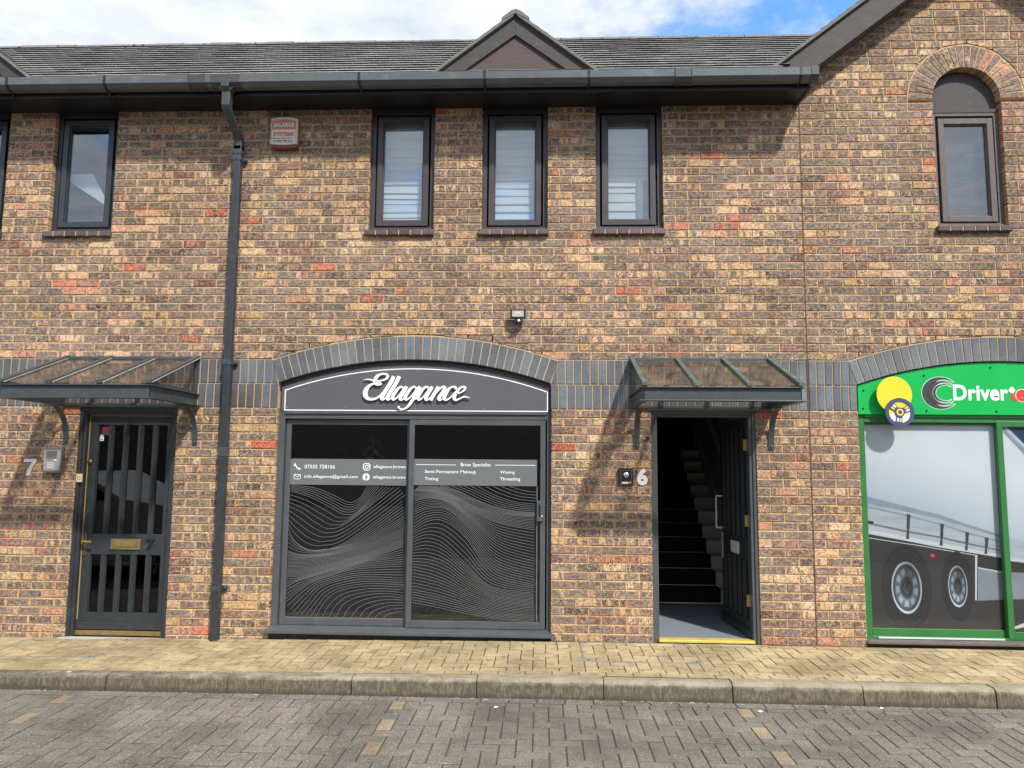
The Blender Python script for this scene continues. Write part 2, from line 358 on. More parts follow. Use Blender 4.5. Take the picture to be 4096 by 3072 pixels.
M['white'] = paint('white_acrylic', (.82, .82, .82), .4, .04, 3., bmp=0.)
M['offwhite'] = paint('white_paint', (.55, .55, .53), .7, .1, 4.)
M['alu'] = paint('brushed_aluminium', (.70, .72, .73), .4, .12, 10., metal=.15)
M['brass'] = paint('aged_brass', (.42, .31, .13), .42, .35, 18., metal=.8)
M['bronze'] = paint('dull_bronze', (.16, .11, .07), .45, .4, 18., metal=.7)
M['gold'] = paint('yellow_threshold', (.75, .55, .12), .45, .25, 14., metal=.3)
M['seal'] = paint('old_seal', (.42, .28, .10), .8, .3, 20.)
M['black'] = paint('black_plastic', (.012, .012, .013), .4, .2, 8.)
M['steel'] = paint('galvanised', (.24, .25, .25), .6, .3, 14., metal=.1)
M['facepl'] = paint('dull_faceplate', (.36, .37, .37), .5, .12, 10., metal=.2)
M['steeld'] = paint('dirty_steel', (.24, .215, .19), .45, .4, 10., metal=.6)
M['cream'] = paint('cream_plastic', (.72, .60, .36), .45, .08, 5.)
M['black_film'] = paint('dark_window_film', (.024, .025, .026), .35, .1, 4., bmp=0.)
M['line'] = paint('printed_line', (.17, .175, .18), .5, .05, 5., bmp=0.)
M['band'] = paint('grey_vinyl', (.135, .145, .15), .4, .05, 3., bmp=0.)
M['green'] = paint('bright_green_panel', (.003, .40, .075), .35, .05, 2., bmp=0.)
M['greenf'] = paint('green_frame', (.03, .16, .04), .42, .2, 6., dirt=(.02, .12, .03), dirtamt=.4)
M['red'] = paint('red_print', (.72, .03, .04), .5, .05, 3., bmp=0.)
M['salmon'] = paint('faded_red_print', (.60, .17, .12), .5, .25, 9., bmp=0.)
M['printy'] = paint('faded_cream', (.68, .64, .50), .5, .1, 9., bmp=0.)
M['maroon'] = paint('maroon_plastic', (.17, .03, .04), .45, .1, 5.)
M['darkgrey'] = paint('charcoal_print', (.045, .045, .05), .45, .05, 3., bmp=0.)
M['yellow'] = paint('yellow_board', (.88, .60, .03), .4, .06, 3., bmp=0.)
M['navy'] = paint('navy_board', (.055, .075, .17), .4, .08, 3., bmp=0.)
M['carpet'] = paint('black_carpet', (.006, .006, .007), 1., .3, 60., bmp=.4)
M['mat'] = paint('grey_entrance_mat', (.16, .19, .22), 1., .5, 110., bmp=.8)
M['room'] = paint('dim_room', (.09, .09, .09), .9, .1, 3.)
M['hall'] = paint('hall_wall', (.32, .32, .31), .9, .1, 3.)
M['blind'] = paint('blind_fabric', (.80, .82, .83), .8, .1, 3., bmp=0.)
M['blindg'] = paint('grey_slat', (.10, .10, .10), .6, .1, 3., bmp=0.)
M['led'] = paint('led_lens', (.42, .41, .37), .3, .1, 5., bmp=0.)
M['leafd'] = paint('dark_leaf', (.02, .03, .018), .5, .4, 12.)
M['vase'] = paint('pale_vase', (.30, .27, .18), .7, .3, 12.)
M['litter'] = paint('dry_litter', (.38, .32, .22), .9, .5, 40.)
M['glass'] = glassmat('window_glass', (.80, .83, .84), 2.15)
M['glassd'] = glassmat('door_glass', (.28, .30, .31), 1.55)
M['glasss'] = glassmat('shop_glass', (.62, .65, .66), 1.75)
M['poly'] = glassmat('bronze_glazing', (.84, .81, .78), 1.6, .08, dirty=.09)
M['carp'] = paint('silver_car_paint', (.62, .63, .64), .3, .03, 3., metal=0., bmp=0.)
M['rubber'] = paint('rubber', (.02, .02, .02), .8, .2, 9.)

# ------------------------------------------------------------------ the wall, brick by brick
H = .075; JT = .010; ROOFZ = 4.875; XJ = 2.36


def cut(poly, px_, pz_, nx, nz):        # keep the side where (p-p0).n >= 0
    out = []; n = len(poly)
    for i in range(n):
        a, b = poly[i], poly[(i+1) % n]; da = (a[0]-px_)*nx+(a[1]-pz_)*nz; db = (b[0]-px_)*nx+(b[1]-pz_)*nz
        if da >= 0: out.append(a)
        if (da >= 0) != (db >= 0): t = da/(da-db); out.append((a[0]+(b[0]-a[0])*t, a[1]+(b[1]-a[1])*t))
    return out


def brnd(): return (R.random(), R.random()**1.25, R.random())
def lay(mb, x0, x1, z, odd, circ=None, left=True, right=True, depth=.11, line=None):
    """one course from x0 to x1, bottom of brick at z; circ = (cx, cz, r) to clear; line = (px,pz,nx,nz) half-plane to keep"""
    W = x1-x0; n = max(1, round(W/.1125)); p = W/n
    cuts = [0]; k = 1 if odd else 2
    while k < n: cuts.append(k); k += 2
    cuts.append(n)
    for a, b in zip(cuts[:-1], cuts[1:]):
        xa = x0+a*p+(JT/2 if a else 0)+R.uniform(-.0015, .0015)*(a > 0); xb = x0+b*p-(JT/2 if b < n else 0)+R.uniform(-.0015, .0015)*(b < n)
        j = lambda: R.uniform(-.0014, .0014)
        poly = [(xa, z+j()), (xb, z+j()), (xb, z+.065+j()), (xa, z+.065+j())]; cx, cz = (xa+xb)/2, z+.0325
        if circ:
            far = max(math.hypot(q[0]-circ[0], q[1]-circ[1]) for q in poly)
            if far < circ[2]+.012: continue
            near = math.hypot(cx-circ[0], cz-circ[1])
            mind = min(math.hypot(q[0]-circ[0], q[1]-circ[1]) for q in poly)
            if mind < circ[2]+.01 or near < circ[2]+.12:
                nx, nz = (cx-circ[0])/near, (cz-circ[1])/near
                poly = cut(poly, circ[0]+nx*(circ[2]+.010), circ[1]+nz*(circ[2]+.010), nx, nz)
        if line: poly = cut(poly, *line)
        if len(poly) < 3: continue
        if max(q[0] for q in poly)-min(q[0] for q in poly) < .012 or max(q[1] for q in poly)-min(q[1] for q in poly) < .008: continue
        mb.unit(poly, R.uniform(-.0015, .0015), depth, .0035, (1, 0), (cx, cz), 0, brnd(), ((xb-xa)/2, .0325, 0))


def course(mb, z, segs, i, **kw):
    for s in segs: lay(mb, s[0], s[1], z, i % 2, s[2] if len(s) > 2 else None, **kw)
def backing(mb, z0, z1, segs):
    for a, b in segs: mb.box(a+.004, b-.004, .0075, .24, z0, z1, 1)


ARC = dict(R=3.716, cz=-1.243, Ro=3.929)
S1, S2 = -1.17, 4.03                      # centres of the two shop arches
def solid(segs_total, openings):
    """subtract opening intervals from (a,b)"""
    segs = [segs_total]
    for o0, o1 in openings:
        nx = []
        for a, b in segs:
            if o1 <= a or o0 >= b: nx.append((a, b)); continue
            if o0 > a: nx.append((a, o0))
            if o1 < b: nx.append((o1, b))
        segs = nx
    return segs
LO_OPEN = [(-4.262, -3.342), (-2.415, .082), (.968, 1.892), (2.785, 5.275)]
UP_OPEN = [(-5.76, -5.148), (-4.70, -4.08), (-1.632, -1.020), (-.573, .042), (.484, 1.105)]
BLUE_END = [(-2.415, .082), (2.785, 5.275)]


def soldier(mb, x0, x1, z, rnd_shift=0.):
    n = max(1, round((x1-x0)/.075)); p = (x1-x0)/n
    for k in range(n):
        a, b = x0+k*p+.005, x0+(k+1)*p-.005; q = (max(0, min(1, R.random()*.75+rnd_shift)), R.random(), R.random())
        mb.unit([(a, z), (b, z), (b, z+.215), (a, z+.215)], R.uniform(-.001, .001), .11, .003, (0, 1), ((a+b)/2, z+.1075), 2, q, (.1075, .0325, 0))


def arch_ring(mb, cx, cz, ri, ro, t0, t1, n, m, shift=0.):
    for k in range(n):
        a = t0+(t1-t0)*k/n; b = t0+(t1-t0)*(k+1)/n; g = .0045
        def pt(r, t, sgn): return (cx+r*math.sin(t)+sgn*g*math.cos(t), cz+r*math.cos(t)-sgn*g*math.sin(t))
        poly = [pt(ri, a, 1), pt(ri, b, -1), pt(ro, b, -1), pt(ro, a, 1)]; mid = (a+b)/2
        rr = brnd() if m == 0 else (max(0, min(1, R.random()*.7+shift)), R.random(), R.random())
        mb.unit(poly, R.uniform(-.001, .001), .11, .003, (math.sin(mid), math.cos(mid)), (cx+(ri+ro)/2*math.sin(mid), cz+(ri+ro)/2*math.cos(mid)), m, rr, ((ro-ri)/2, .034, 0))
    for k in range(n*2):
        a = t0+(t1-t0)*k/(n*2); b = t0+(t1-t0)*(k+1)/(n*2); p = lambda r, t: (cx+r*math.sin(t), cz+r*math.cos(t))
        mb.prism([p(ri+.004, a), p(ri+.004, b), p(ro+.012, b), p(ro+.012, a)], .0055, .238, 1)


def arch_line(cx, x):     # extrados height at x
    return ARC['cz']+math.sqrt(max(0, ARC['Ro']**2-(x-cx)**2))


def wallpart(xa, xb):
    mb = MB(); lim = (xa, xb)
    # below the blue band
    for i in range(0, 29):
        z = 2.025-(i+1)*H+.005; segs = solid(lim, LO_OPEN); course(mb, z, segs, i); backing(mb, z-.005, z+.07, segs)
    # blue band of two soldier courses
    op = [(S-1.2425, S+1.2425) for S in (S1, S2)]
    for r in range(2):
        z = 2.030+r*.225
        o = [(S-1.243 if r == 0 else S-1.305, S+1.243 if r == 0 else S+1.305) for S in (S1, S2)]
        for a, b in solid(lim, o):
            sh = -.15 if b < -2.3 else (.25 if a > -.1 and b < 2.4 else .15)
            soldier(mb, a, b, z, sh)
        backing(mb, z-.005, z+.22, solid(lim, o))
        if r:
            for S in (S1, S2):
                for sg_ in (-1, 1):
                    if xa < S+sg_*1.3 < xb:
                        P = [(S+sg_*1.250, z), (S+sg_*1.303, z), (S+sg_*1.303, z+.185)]
                        mb.unit(P, 0, .11, .002, (0, 1), (S+sg_*1.28, z+.08), 2, (.4, .5, .5), (.1, .03, 0)); mb.prism([(S+sg_*1.243, z-.005), (S+sg_*1.309, z-.005), (S+sg_*1.309, z+.22)], .0075, .2, 1)
    th = math.asin(1.243/ARC['R'])
    for S in (S1, S2):
        if xa < S < xb: arch_ring(mb, S, ARC['cz'], ARC['R'], ARC['Ro'], -th, th, 34, 2, .3)
    # stock brick above
    for i in range(32):
        z = 2.475+i*H+.005; o = []
        top = z+.07
        if top > 3.68: o += UP_OPEN
        if 3.685 < top and z < 5: o += [(3.573, 4.188)]
        sl = []
        for a, b in solid(lim, o):
            c = None
            for S in (S1, S2):
                if a < S < b and z < 2.72: c = (S, ARC['cz'], ARC['Ro'])
            sl.append((a, b, c))
        course(mb, z, sl, i)
        if z > 2.72: backing(mb, z-.005, z+.07, [(a, b) for a, b, _ in sl])
        else:
            oo = []
            for S in (S1, S2):
                r2 = (ARC['Ro']+.004)**2-(z-.005-ARC['cz'])**2
                if r2 > 0: oo.append((S-math.sqrt(r2), S+math.sqrt(r2)))
            backing(mb, z-.005, z+.07, solid(lim, oo))
    return mb


terr = empty('brick_terrace', (-3, 0, 0), 'long brick terrace with grey slate roof, small boarded gable and doors 6 and 7', 'building')
gab = empty('gabled_building', (4, 0, 0), 'brick building with a large gable, arched upper window and green shopfront on the right', 'building')
mb = wallpart(-9.0, XJ-.007); wall_t = mb.build('wall', [M['brick'], M['mortar'], M['blue']], terr)
# gable wall
mb = MB(); GX, GS = 4.03, math.tan(math.radians(37.4)); GZ0 = 5.02; GXL = 2.20
mbw = wallpart(XJ+.007, 9.0); mb = mbw
ACX, ACZ, ARI, ARO = 3.8805, 4.905, .3075, .52
for i in range(0, 28):
    z = ROOFZ+i*H+.005; zz = z+.07
    xl = max(XJ+.007, GXL+(z-GZ0)/GS-.05); xr = min(2*GX-XJ, 2*GX-xl)
    if xr-xl < .2: break
    sl = solid((xl, xr), [(ACX-ARO*.0, ACX)]) if False else [(xl, xr)]
    if z < ACZ+ARO+.02: course(mb, z, [(xl, xr, (ACX, ACZ, ARO))], i)
    else: course(mb, z, sl, i)
    r2 = (ARO)**2-(z-.005-ACZ)**2
    backing(mb, z-.005, z+.07, solid((xl, xr), [(ACX-math.sqrt(r2), ACX+math.sqrt(r2))] if r2 > 0 and z > ACZ-.1 else [(ACX-ARI, ACX+ARI)] if z < ACZ else []))
arch_ring(mb, ACX, ACZ-.0, ARI, ARO, -math.pi/2, math.pi/2, 22, 0)
wall_g = mb.build('wall', [M['brick'], M['mortar'], M['blue']], gab)
mb = MB(); mb.box(XJ-.0075, XJ+.0075, .003, .05, -.1, 4.87); mb.build('movement_joint', paint('mastic', (.10, .055, .04), .8, .2, 20.), gab)

# dark rooms and plinths behind the openings
mb = MB()
def room(mb, x0, x1, y1, z0, z1, m=0, y0=.24):
    t = .01
    mb.box(x0-t, x0, y0, y1, z0-t, z1+t, m); mb.box(x1, x1+t, y0, y1, z0-t, z1+t, m); mb.box(x0, x1, y1, y1+t, z0-t, z1+t, m)
    mb.box(x0, x1, y0, y1, z1, z1+t, m); mb.box(x0, x1, y0, y1, z0-t, z0, m)
room(mb, -6.6, -3.2, 3.2, 2.9, 4.86); room(mb, -2.9, 1.9, 3.0, 2.9, 4.86); room(mb, -2.62, .3, 3.5, 0., 2.72); room(mb, -4.5, -3.0, 3, 0., 2.3)
mb.build('rooms', M['room'], terr)
mb = MB(); room(mb, 2.7, 5.4, 3., 0., 2.75); room(mb, 3.2, 4.6, 3., 2.95, 5.6); mb.build('rooms', M['room'], gab)

# ------------------------------------------------------------------ windows
def frame_box(mb, x0, x1, z0, z1, y0, y1, wd, m=0, bot=None):
    bot = bot or wd
    mb.box(x0, x0+wd, y0, y1, z0, z1, m); mb.box(x1-wd, x1, y0, y1, z0, z1, m)
    mb.box(x0+wd, x1-wd, y0, y1, z1-wd, z1, m); mb.box(x0+wd, x1-wd, y0, y1, z0, z0+bot, m)


def sill(x0, x1, z, parent, name='sill'):
    mb = MB(); n = max(5, round((x1-x0)/.112)); p = (x1-x0)/n
    for k in range(n):
        a, b = x0+k*p+(.004 if k else 0), x0+(k+1)*p-(.004 if k < n-1 else 0); q = (R.random(), R.random(), R.random())
        mb.unit([(a, z-.052), (b, z-.052), (b, z), (a, z)], -.042, .15, .006, (1, 0), ((a+b)/2, z-.026), 0, q, ((b-a)/2, .03, 0))
    mb.box(x0+.006, x1-.006, -.036, .10, z-.048, z-.004, 1)
    return mb.build(name, [M['sillb'], M['mortar']], parent)


def window(x0, x1, z0, z1, mat, parent, kind, label=None):
    mb = MB(); y = .055
    frame_box(mb, x0-.01, x1+.01, z0-.01, z1+.02, y, y+.09, .055)
    mb.box(x0+.002, x1-.002, y-.02, y, z0-.008, z0+.028)                       # timber cill nosing
    fr = mb.build('window', mat, parent, bevel=.003)
    if label: fr['label'] = label
    mb = MB(); cx0, cx1, cz0, cz1 = x0+.062, x1-.062, z0+.052, z1-.062
    frame_box(mb, cx0, cx1, cz0, cz1, y-.012, y+.045, .052); frame_box(mb, cx0+.05, cx1-.05, cz0+.05, cz1-.05, y+.004, y+.03, .012)
    mb.build('casement', mat, fr, bevel=.003)
    gx0, gx1, gz0, gz1 = cx0+.05, cx1-.05, cz0+.05, cz1-.05
    mb = MB(); mb.box(gx0, gx1, y+.02, y+.026, gz0, gz1); mb.build('pane', M['glass'], fr)
    if kind == 'pleat':
        mb = MB(); zz = gz1+.02; yb = y+.10; k = 0; pts = []
        mb.box(gx0-.02, gx1+.02, yb-.02, yb+.03, gz1-.06, gz1+.03)
        zc = gz1-.05
        while zc > gz0-.05:
            h = R.choice((.085, .05, .075, .06, .09)); s = R.uniform(.006, .018); sag = R.uniform(-.004, .004)
            n = 6; xs = [gx0-.03+(gx1-gx0+.06)*i/n for i in range(n+1)]
            vs = []
            for x in xs:
                q = sag*math.sin((x-gx0)*9+k)
                vs += [(x, yb-.002, zc+q), (x, yb-s, zc-h*.85+q), (x, yb+.004, zc-h+q)]
            fs = []
            for i in range(n):
                for j in (0, 1): fs.append((i*3+j, i*3+j+1, i*3+j+4, i*3+j+3))
            mb.add(vs, fs); zc -= h; k += 1
        mb.build('blind', M['blind'], fr, flipcheck=False)
    if kind == 'slats':
        mb = MB(); zc = gz1-.02
        while zc > gz0:
            mb.box(gx0-.03, gx1+.03, y+.10, y+.118, zc, zc+.014); zc -= .021
        for x in (gx0+.05, gx1-.07): mb.box(x, x+.002, y+.09, y+.092, gz0, gz1)
        mb.build('blind', M['blindg'], fr)
    sill(x0-.025, x1+.01, z0-.008, fr)
    return fr


UW = [('W', -5.76, -5.148), ('W', -4.70, -4.08), ('B', -1.632, -1.020), ('B', -.573, .042), ('B', .484, 1.105)]
for k, a, b in UW: window(a, b, 3.69, 4.87, M['anth'] if k == 'W' else M['brown'], terr, 'none' if k == 'W' else 'pleat')
# added white sheet behind the left pane, shaped as a patch of light
mb = MB(); mb.add([(-4.62, .16, 4.31), (-4.40, .16, 4.318), (-4.22, .16, 4.00), (-4.235, .16, 3.99), (-4.62, .16, 4.235)], [(0, 1, 2, 3, 4)]); s_ = mb.build('light_patch_sheet', M['blind'], terr)
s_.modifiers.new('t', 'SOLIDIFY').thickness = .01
aw = window(3.573, 4.188, 3.705, 4.80, M['brownw'], gab, 'slats')
# arched head board over the right window
mb = MB(); pts = [(ACX+(ARI+.004)*math.sin(t), ACZ-.02+(ARI+.004)*math.cos(t)) for t in [math.radians(-90+i*7.5) for i in range(25)]]
pts += [(ACX+ARI+.004, 4.80), (ACX-ARI-.004, 4.80)]; mb.prism(pts, .085, .14)
mb.box(ACX-ARI, ACX+ARI, .05, .085, 4.795, 4.83); mb.build('arched_board', M['barge'], aw, bevel=.002)

# ------------------------------------------------------------------ eaves, roof, gables
FY = -.30
def eaves(x0, x1, par, endr=True):
    mb = MB(); mb.box(x0, x1, FY, FY+.02, 4.857, 5.02); mb.box(x0, x1, FY-.006, FY, 4.857, 4.872)
    mb.box(x0, x1, FY+.02, .03, 4.868, 4.878); return mb.build('eaves_board', M['fascia'], par, bevel=.002)
eaves(-9, XJ-.02, terr); eaves(5.72, 9, gab)
mb = MB(); mb.prism([(XJ-.02, 4.857), (XJ+.0, 4.857), (XJ+.0, 5.0), (XJ-.02, 5.0)], FY-.004, .0); mb.build('eaves_end', M['barge'], terr)


def tiles(mb, org, ux, up, nrm, L, rows, gauge=.1, tw=.165, thick=.019, ragged=.0015, clip=None, first=0., dkb=False):
    ux, up, nrm = Vector(ux), Vector(up), Vector(nrm)
    for r in range(rows):
        off = (tw/2 if r % 2 else 0)+first; k0 = int(-off/tw)-1; k = k0
        while True:
            a = k*tw+off; b = a+tw-.005; k += 1
            if a > L: break
            if b < 0: continue
            a, b = max(a, 0), min(b, L)
            if b-a < .01: continue
            s = r*gauge-R.uniform(0, ragged); lift = thick+R.uniform(0, .0025)
            if clip and clip(a, b, s): continue
            A = Vector(org)+ux*a+up*s; B = Vector(org)+ux*b+up*s; T = up*(gauge*1.45)
            vs = [A+nrm*.001, B+nrm*.001, B+nrm*lift, A+nrm*lift, A+T+nrm*.0, B+T+nrm*.0]
            o = len(mb.v); mb.v += [tuple(q) for q in vs]; sd = R.random()*90; rn = (R.random(), R.random(), R.random())
            for (uu, vv) in ((a, 0), (b, 0), (b, .01), (a, .01), (a, gauge*1.4), (b, gauge*1.4)): mb.loc.append((uu-a, vv, sd)); mb.dim.append((.3, .3, 0)); mb.rnd.append(rn)
            fs = [(0, 1, 2, 3), (3, 2, 5, 4), (0, 3, 4), (1, 5, 2)]
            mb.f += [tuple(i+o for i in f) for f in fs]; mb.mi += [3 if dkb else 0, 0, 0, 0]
            mb.tag = True


AR = math.radians(41); RY0, RZ0 = -.375, 4.988; ROWS = 16
rup = (0, math.cos(AR), math.sin(AR)); rn = (0, -math.sin(AR), math.cos(AR))
RYR, RZR = RY0+ROWS*.1*rup[1], RZ0+ROWS*.1*rup[2]
def mossy(mb, n, x0, x1):
    for _ in range(n):
        x = R.uniform(x0, x1); r = R.choice(range(ROWS)) if R.random() < .5 else R.choice((0, 1, 2, 3, 4, 5)); s = r*.1
        p = Vector((x, RY0, RZ0))+Vector(rup)*s+Vector(rn)*.012; w_ = R.uniform(.012, .05)*R.uniform(.6, 1.3); h = R.uniform(.004, .011)
        pts = []
        for q in range(7):
            t = q/6*math.pi; pts.append(p+Vector((math.cos(t)*w_, 0, 0))+Vector(rup)*math.sin(t)*.028*R.uniform(.7, 1.2))
        top = p+Vector(rn)*h+Vector(rup)*.008; o = len(pts)
        mb.add(pts+[top, p-Vector(rup)*.008], [(i, (i+1) % 7, 7) for i in range(6)]+[(0, 7, 8), (6, 8, 7)], 1)
def ridge(mb, x0, x1):
    x = x0
    while x < x1:
        l = .30; z = RZR+R.uniform(-.004, .006)
        prof = [(RYR-.085, z-.055), (RYR-.045, z-.005), (RYR, z+.018), (RYR+.045, z-.005), (RYR+.085, z-.055), (RYR, z-.03)]
        mb.prismx(prof, x+.003, min(x+l, x1)-.003, 2); x += l
    for _ in range(int((x1-x0)*26)):
        x = R.uniform(x0, x1); y = RYR+R.uniform(-.06, .03); z = RZR+.012-abs(y-RYR)*.6; w_ = R.uniform(.008, .035)
        mb.add([(x-w_, y, z-.012), (x, y-.02, z-.012), (x+w_, y, z-.012), (x, y+.02, z-.012), (x+R.uniform(-.01, .01), y, z+R.uniform(.003, .016))], [(0, 1, 4), (1, 2, 4), (2, 3, 4), (3, 0, 4)], 1)
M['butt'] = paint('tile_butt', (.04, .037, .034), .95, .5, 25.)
M['ridget'] = paint('ridge_tile', (.15, .145, .13), .9, .4, 20., bmp=.5, dirt=(.28, .27, .24), dirtamt=.6)


def dorm_clip(cx_list):
    def f(a, b, s, x0=-9.):
        return False
    return f
DORM = [-5.475, -.258]
def under(x0, x1, par):
    mb = MB(); k = math.sin(AR)/math.tan(math.radians(37.4)); S = ROWS*.1; xf = 1.93; L = x0 < 2
    if L: clip = lambda a, b, s: x0+(a+b)/2 > xf+s*k+.04; e0, e1 = (x0, x0), (xf, xf+S*k)
    else: clip = lambda a, b, s: x0+(a+b)/2 < 8.06-xf-s*k-.04; e0, e1 = (8.06-xf, 8.06-xf-S*k), (x1, x1)
    tiles(mb, (x0, RY0, RZ0), (1, 0, 0), rup, rn, x1-x0, ROWS, clip=clip, dkb=True)
    mb.add([(e0[0], RY0+.03, RZ0-.01), (e1[0], RY0+.03, RZ0-.01), (e1[1], RYR, RZR-.01), (e0[1], RYR, RZR-.01)], [(0, 1, 2, 3)], 2)
    mb.add([(e0[1], RYR+3.5, RZR-3.0), (e1[1], RYR+3.5, RZR-3.0), (e1[1], RYR, RZR-.01), (e0[1], RYR, RZR-.01)], [(3, 2, 1, 0)], 2)
    mossy(mb, int((e1[0]-e0[0])*34), e0[0], e1[0]); ridge(mb, e0[1], e1[1])
    return mb.build('roof', [M['tile'], M['moss'], M['ridget'], M['butt']], par)
under(-9, 4.0, terr); under(4.6, 9, gab)


def gablet(cx, par):
    """small boarded gable over the eaves"""
    zt, hw, zb = 5.607, .80, 5.0; sl = (zt-zb)/hw; y = FY+.012; ang = math.atan(sl)
    sd = MB(); wd = .20                                         # vertical depth of the boards
    for s in (-1, 1):
        P = [(cx, zt), (cx+s*hw, zb), (cx+s*(hw-wd/sl*.92), zb), (cx, zt-wd)]
        sd.prism(P, y-.02+.001*(s > 0), y+.012)
    p = sd.build('gable_boards', M['barge'], par, bevel=.003)
    mb = MB(); mb.prism([(cx, zt-wd+.04), (cx-hw+wd/sl*.8, zb), (cx+hw-wd/sl*.8, zb)], y+.004, y+.03); mb.build('gable_panel', paint('plywood_stain', (.085, .060, .058), .8, .5, 7., bmp=.5, stretch=(.4, 1, 6), dirt=(.11, .06, .055), dirtamt=.6), par)
    # little tiled roof running back into the main slope
    t = MB(); dl = RYR+.2
    for s in (-1, 1):
        up_ = Vector((-s*math.cos(ang), 0, math.sin(ang))); nr = Vector((s*math.sin(ang), 0, math.cos(ang)))
        org = Vector((cx+s*(hw+.045), y-.045, zb-.028)); Lg = math.hypot(hw, zt-zb)+.05
        tiles(t, org, (0, 1, 0), up_, nr, .9, int((Lg-.12)/.1)+1, thick=.009, ragged=.003)
        a = org-nr*.012; b = a+up_*Lg
        t.add([a, a+Vector((0, 1.2, 0)), b+Vector((0, 1.2, 0)), b], [(0, 1, 2, 3)], 1)
        a2 = a+nr*.012
        t.add([a2+nr*q1+Vector((0, q2, 0))+up_*q3 for q3 in (-.004, Lg-.03) for q1, q2 in ((-.022, -.006), (.004, -.006), (.004, .06), (-.022, .06))], [(0, 1, 2, 3), (4, 5, 6, 7), (0, 4, 5, 1), (1, 5, 6, 2), (2, 6, 7, 3), (3, 7, 4, 0)], 1)
        for r in range(int((Lg-.12)/.1)+1):                           # verge edge, one tile over the next
            q = org+up_*(r*.1)+Vector((0, .0, 0)); e = q+up_*.13
            t.add([q-nr*.010, q+nr*.009, e+nr*.003, e-nr*.010], [(0, 1, 2, 3)], 0)
    t.lathe([(.06, 0), (.065, .02), (.05, .3)], (0, 0, 0), 6, m=0) if False else None
    pk = zt+.018
    for k in range(3):
        y0 = y-.055+k*.31
        prof = [(cx-.125, pk-.072), (cx-.04, pk-.004), (cx, pk+.010), (cx+.04, pk-.004), (cx+.125, pk-.072), (cx+.115, pk-.092), (cx, pk-.03), (cx-.115, pk-.092)]
        t.prism(prof, y0, y0+.30, 1)
    t.build('gable_roof', [M['tile'], M['ridget']], par)
for cx in DORM: gablet(cx, terr)
# lead flashing at the feet
for cx in DORM:
    for s in (-1, 1): MB().add([(cx+s*.86, FY-.02, 5.0), (cx+s*.78, FY-.02, 5.06), (cx+s*.74, FY+.1, 5.1), (cx+s*.90, FY+.1, 5.09)], [(0, 1, 2, 3)]).build('flashing', M['concrete'], terr)

# big gable on the right: barge boards, roof
by = -.185; gx0, gz0 = 1.93, 5.0; wd = .285; gxt = GX; gzt = gz0+(gxt-gx0)*GS
for s in (1, -1):
    mb = MB(); f = (lambda x: x) if s == 1 else (lambda x: 2*GX-x)
    mb.prism([(f(gx0), gz0), (f(gxt), gzt), (f(gxt), gzt-wd), (f(gx0+wd/GS), gz0)], by-.022, by+.012)
    mb.prism([(f(gx0+wd/GS+.02), gz0+.012), (f(gxt), gzt-wd-.004), (f(gxt), gzt-wd+.016), (f(gx0+wd/GS-.01), gz0+.012)], by+.012, .0)
    mb.build('barge_board', M['barge'], gab, bevel=.004)
t = MB()
for s in (-1, 1):
    ang = math.atan(GS); up_ = Vector((-s*math.cos(ang), 0, math.sin(ang))); nr = Vector((s*math.sin(ang), 0, math.cos(ang)))
    org = Vector((GX+s*(GX-gx0+.06), by-.05, gz0-.028)); Lg = (GX-gx0+.06)/math.cos(ang)
    tiles(t, org, (0, 1, 0), up_, nr, 5., int((Lg-.12)/.1)+1, thick=.009, ragged=.003)
    for r in range(int((Lg-.12)/.1)+1):
        q = org+up_*(r*.1); e = q+up_*.13; t.add([q-nr*.012, q+nr*.009, e+nr*.003, e-nr*.010], [(0, 1, 2, 3)], 0)
    a2 = org; t.add([a2+nr*q1+Vector((0, q2, 0))+up_*q3 for q3 in (-.004, Lg-.03) for q1, q2 in ((-.024, -.006), (.004, -.006), (.004, .06), (-.024, .06))], [(0, 1, 2, 3), (4, 5, 6, 7), (0, 4, 5, 1), (1, 5, 6, 2), (2, 6, 7, 3), (3, 7, 4, 0)], 1)
    a = org-nr*.012; b = a+up_*Lg; t.add([a, a+Vector((0, 5, 0)), b+Vector((0, 5, 0)), b], [(0, 1, 2, 3)], 1)
for k in range(16): t.prism([(GX-.15, gzt-.10), (GX, gzt+.03), (GX+.15, gzt-.10), (GX, gzt-.02)], by-.06+k*.31, by+.24+k*.31, 1)
t.build('roof', [M['tile'], M['ridget']], gab)

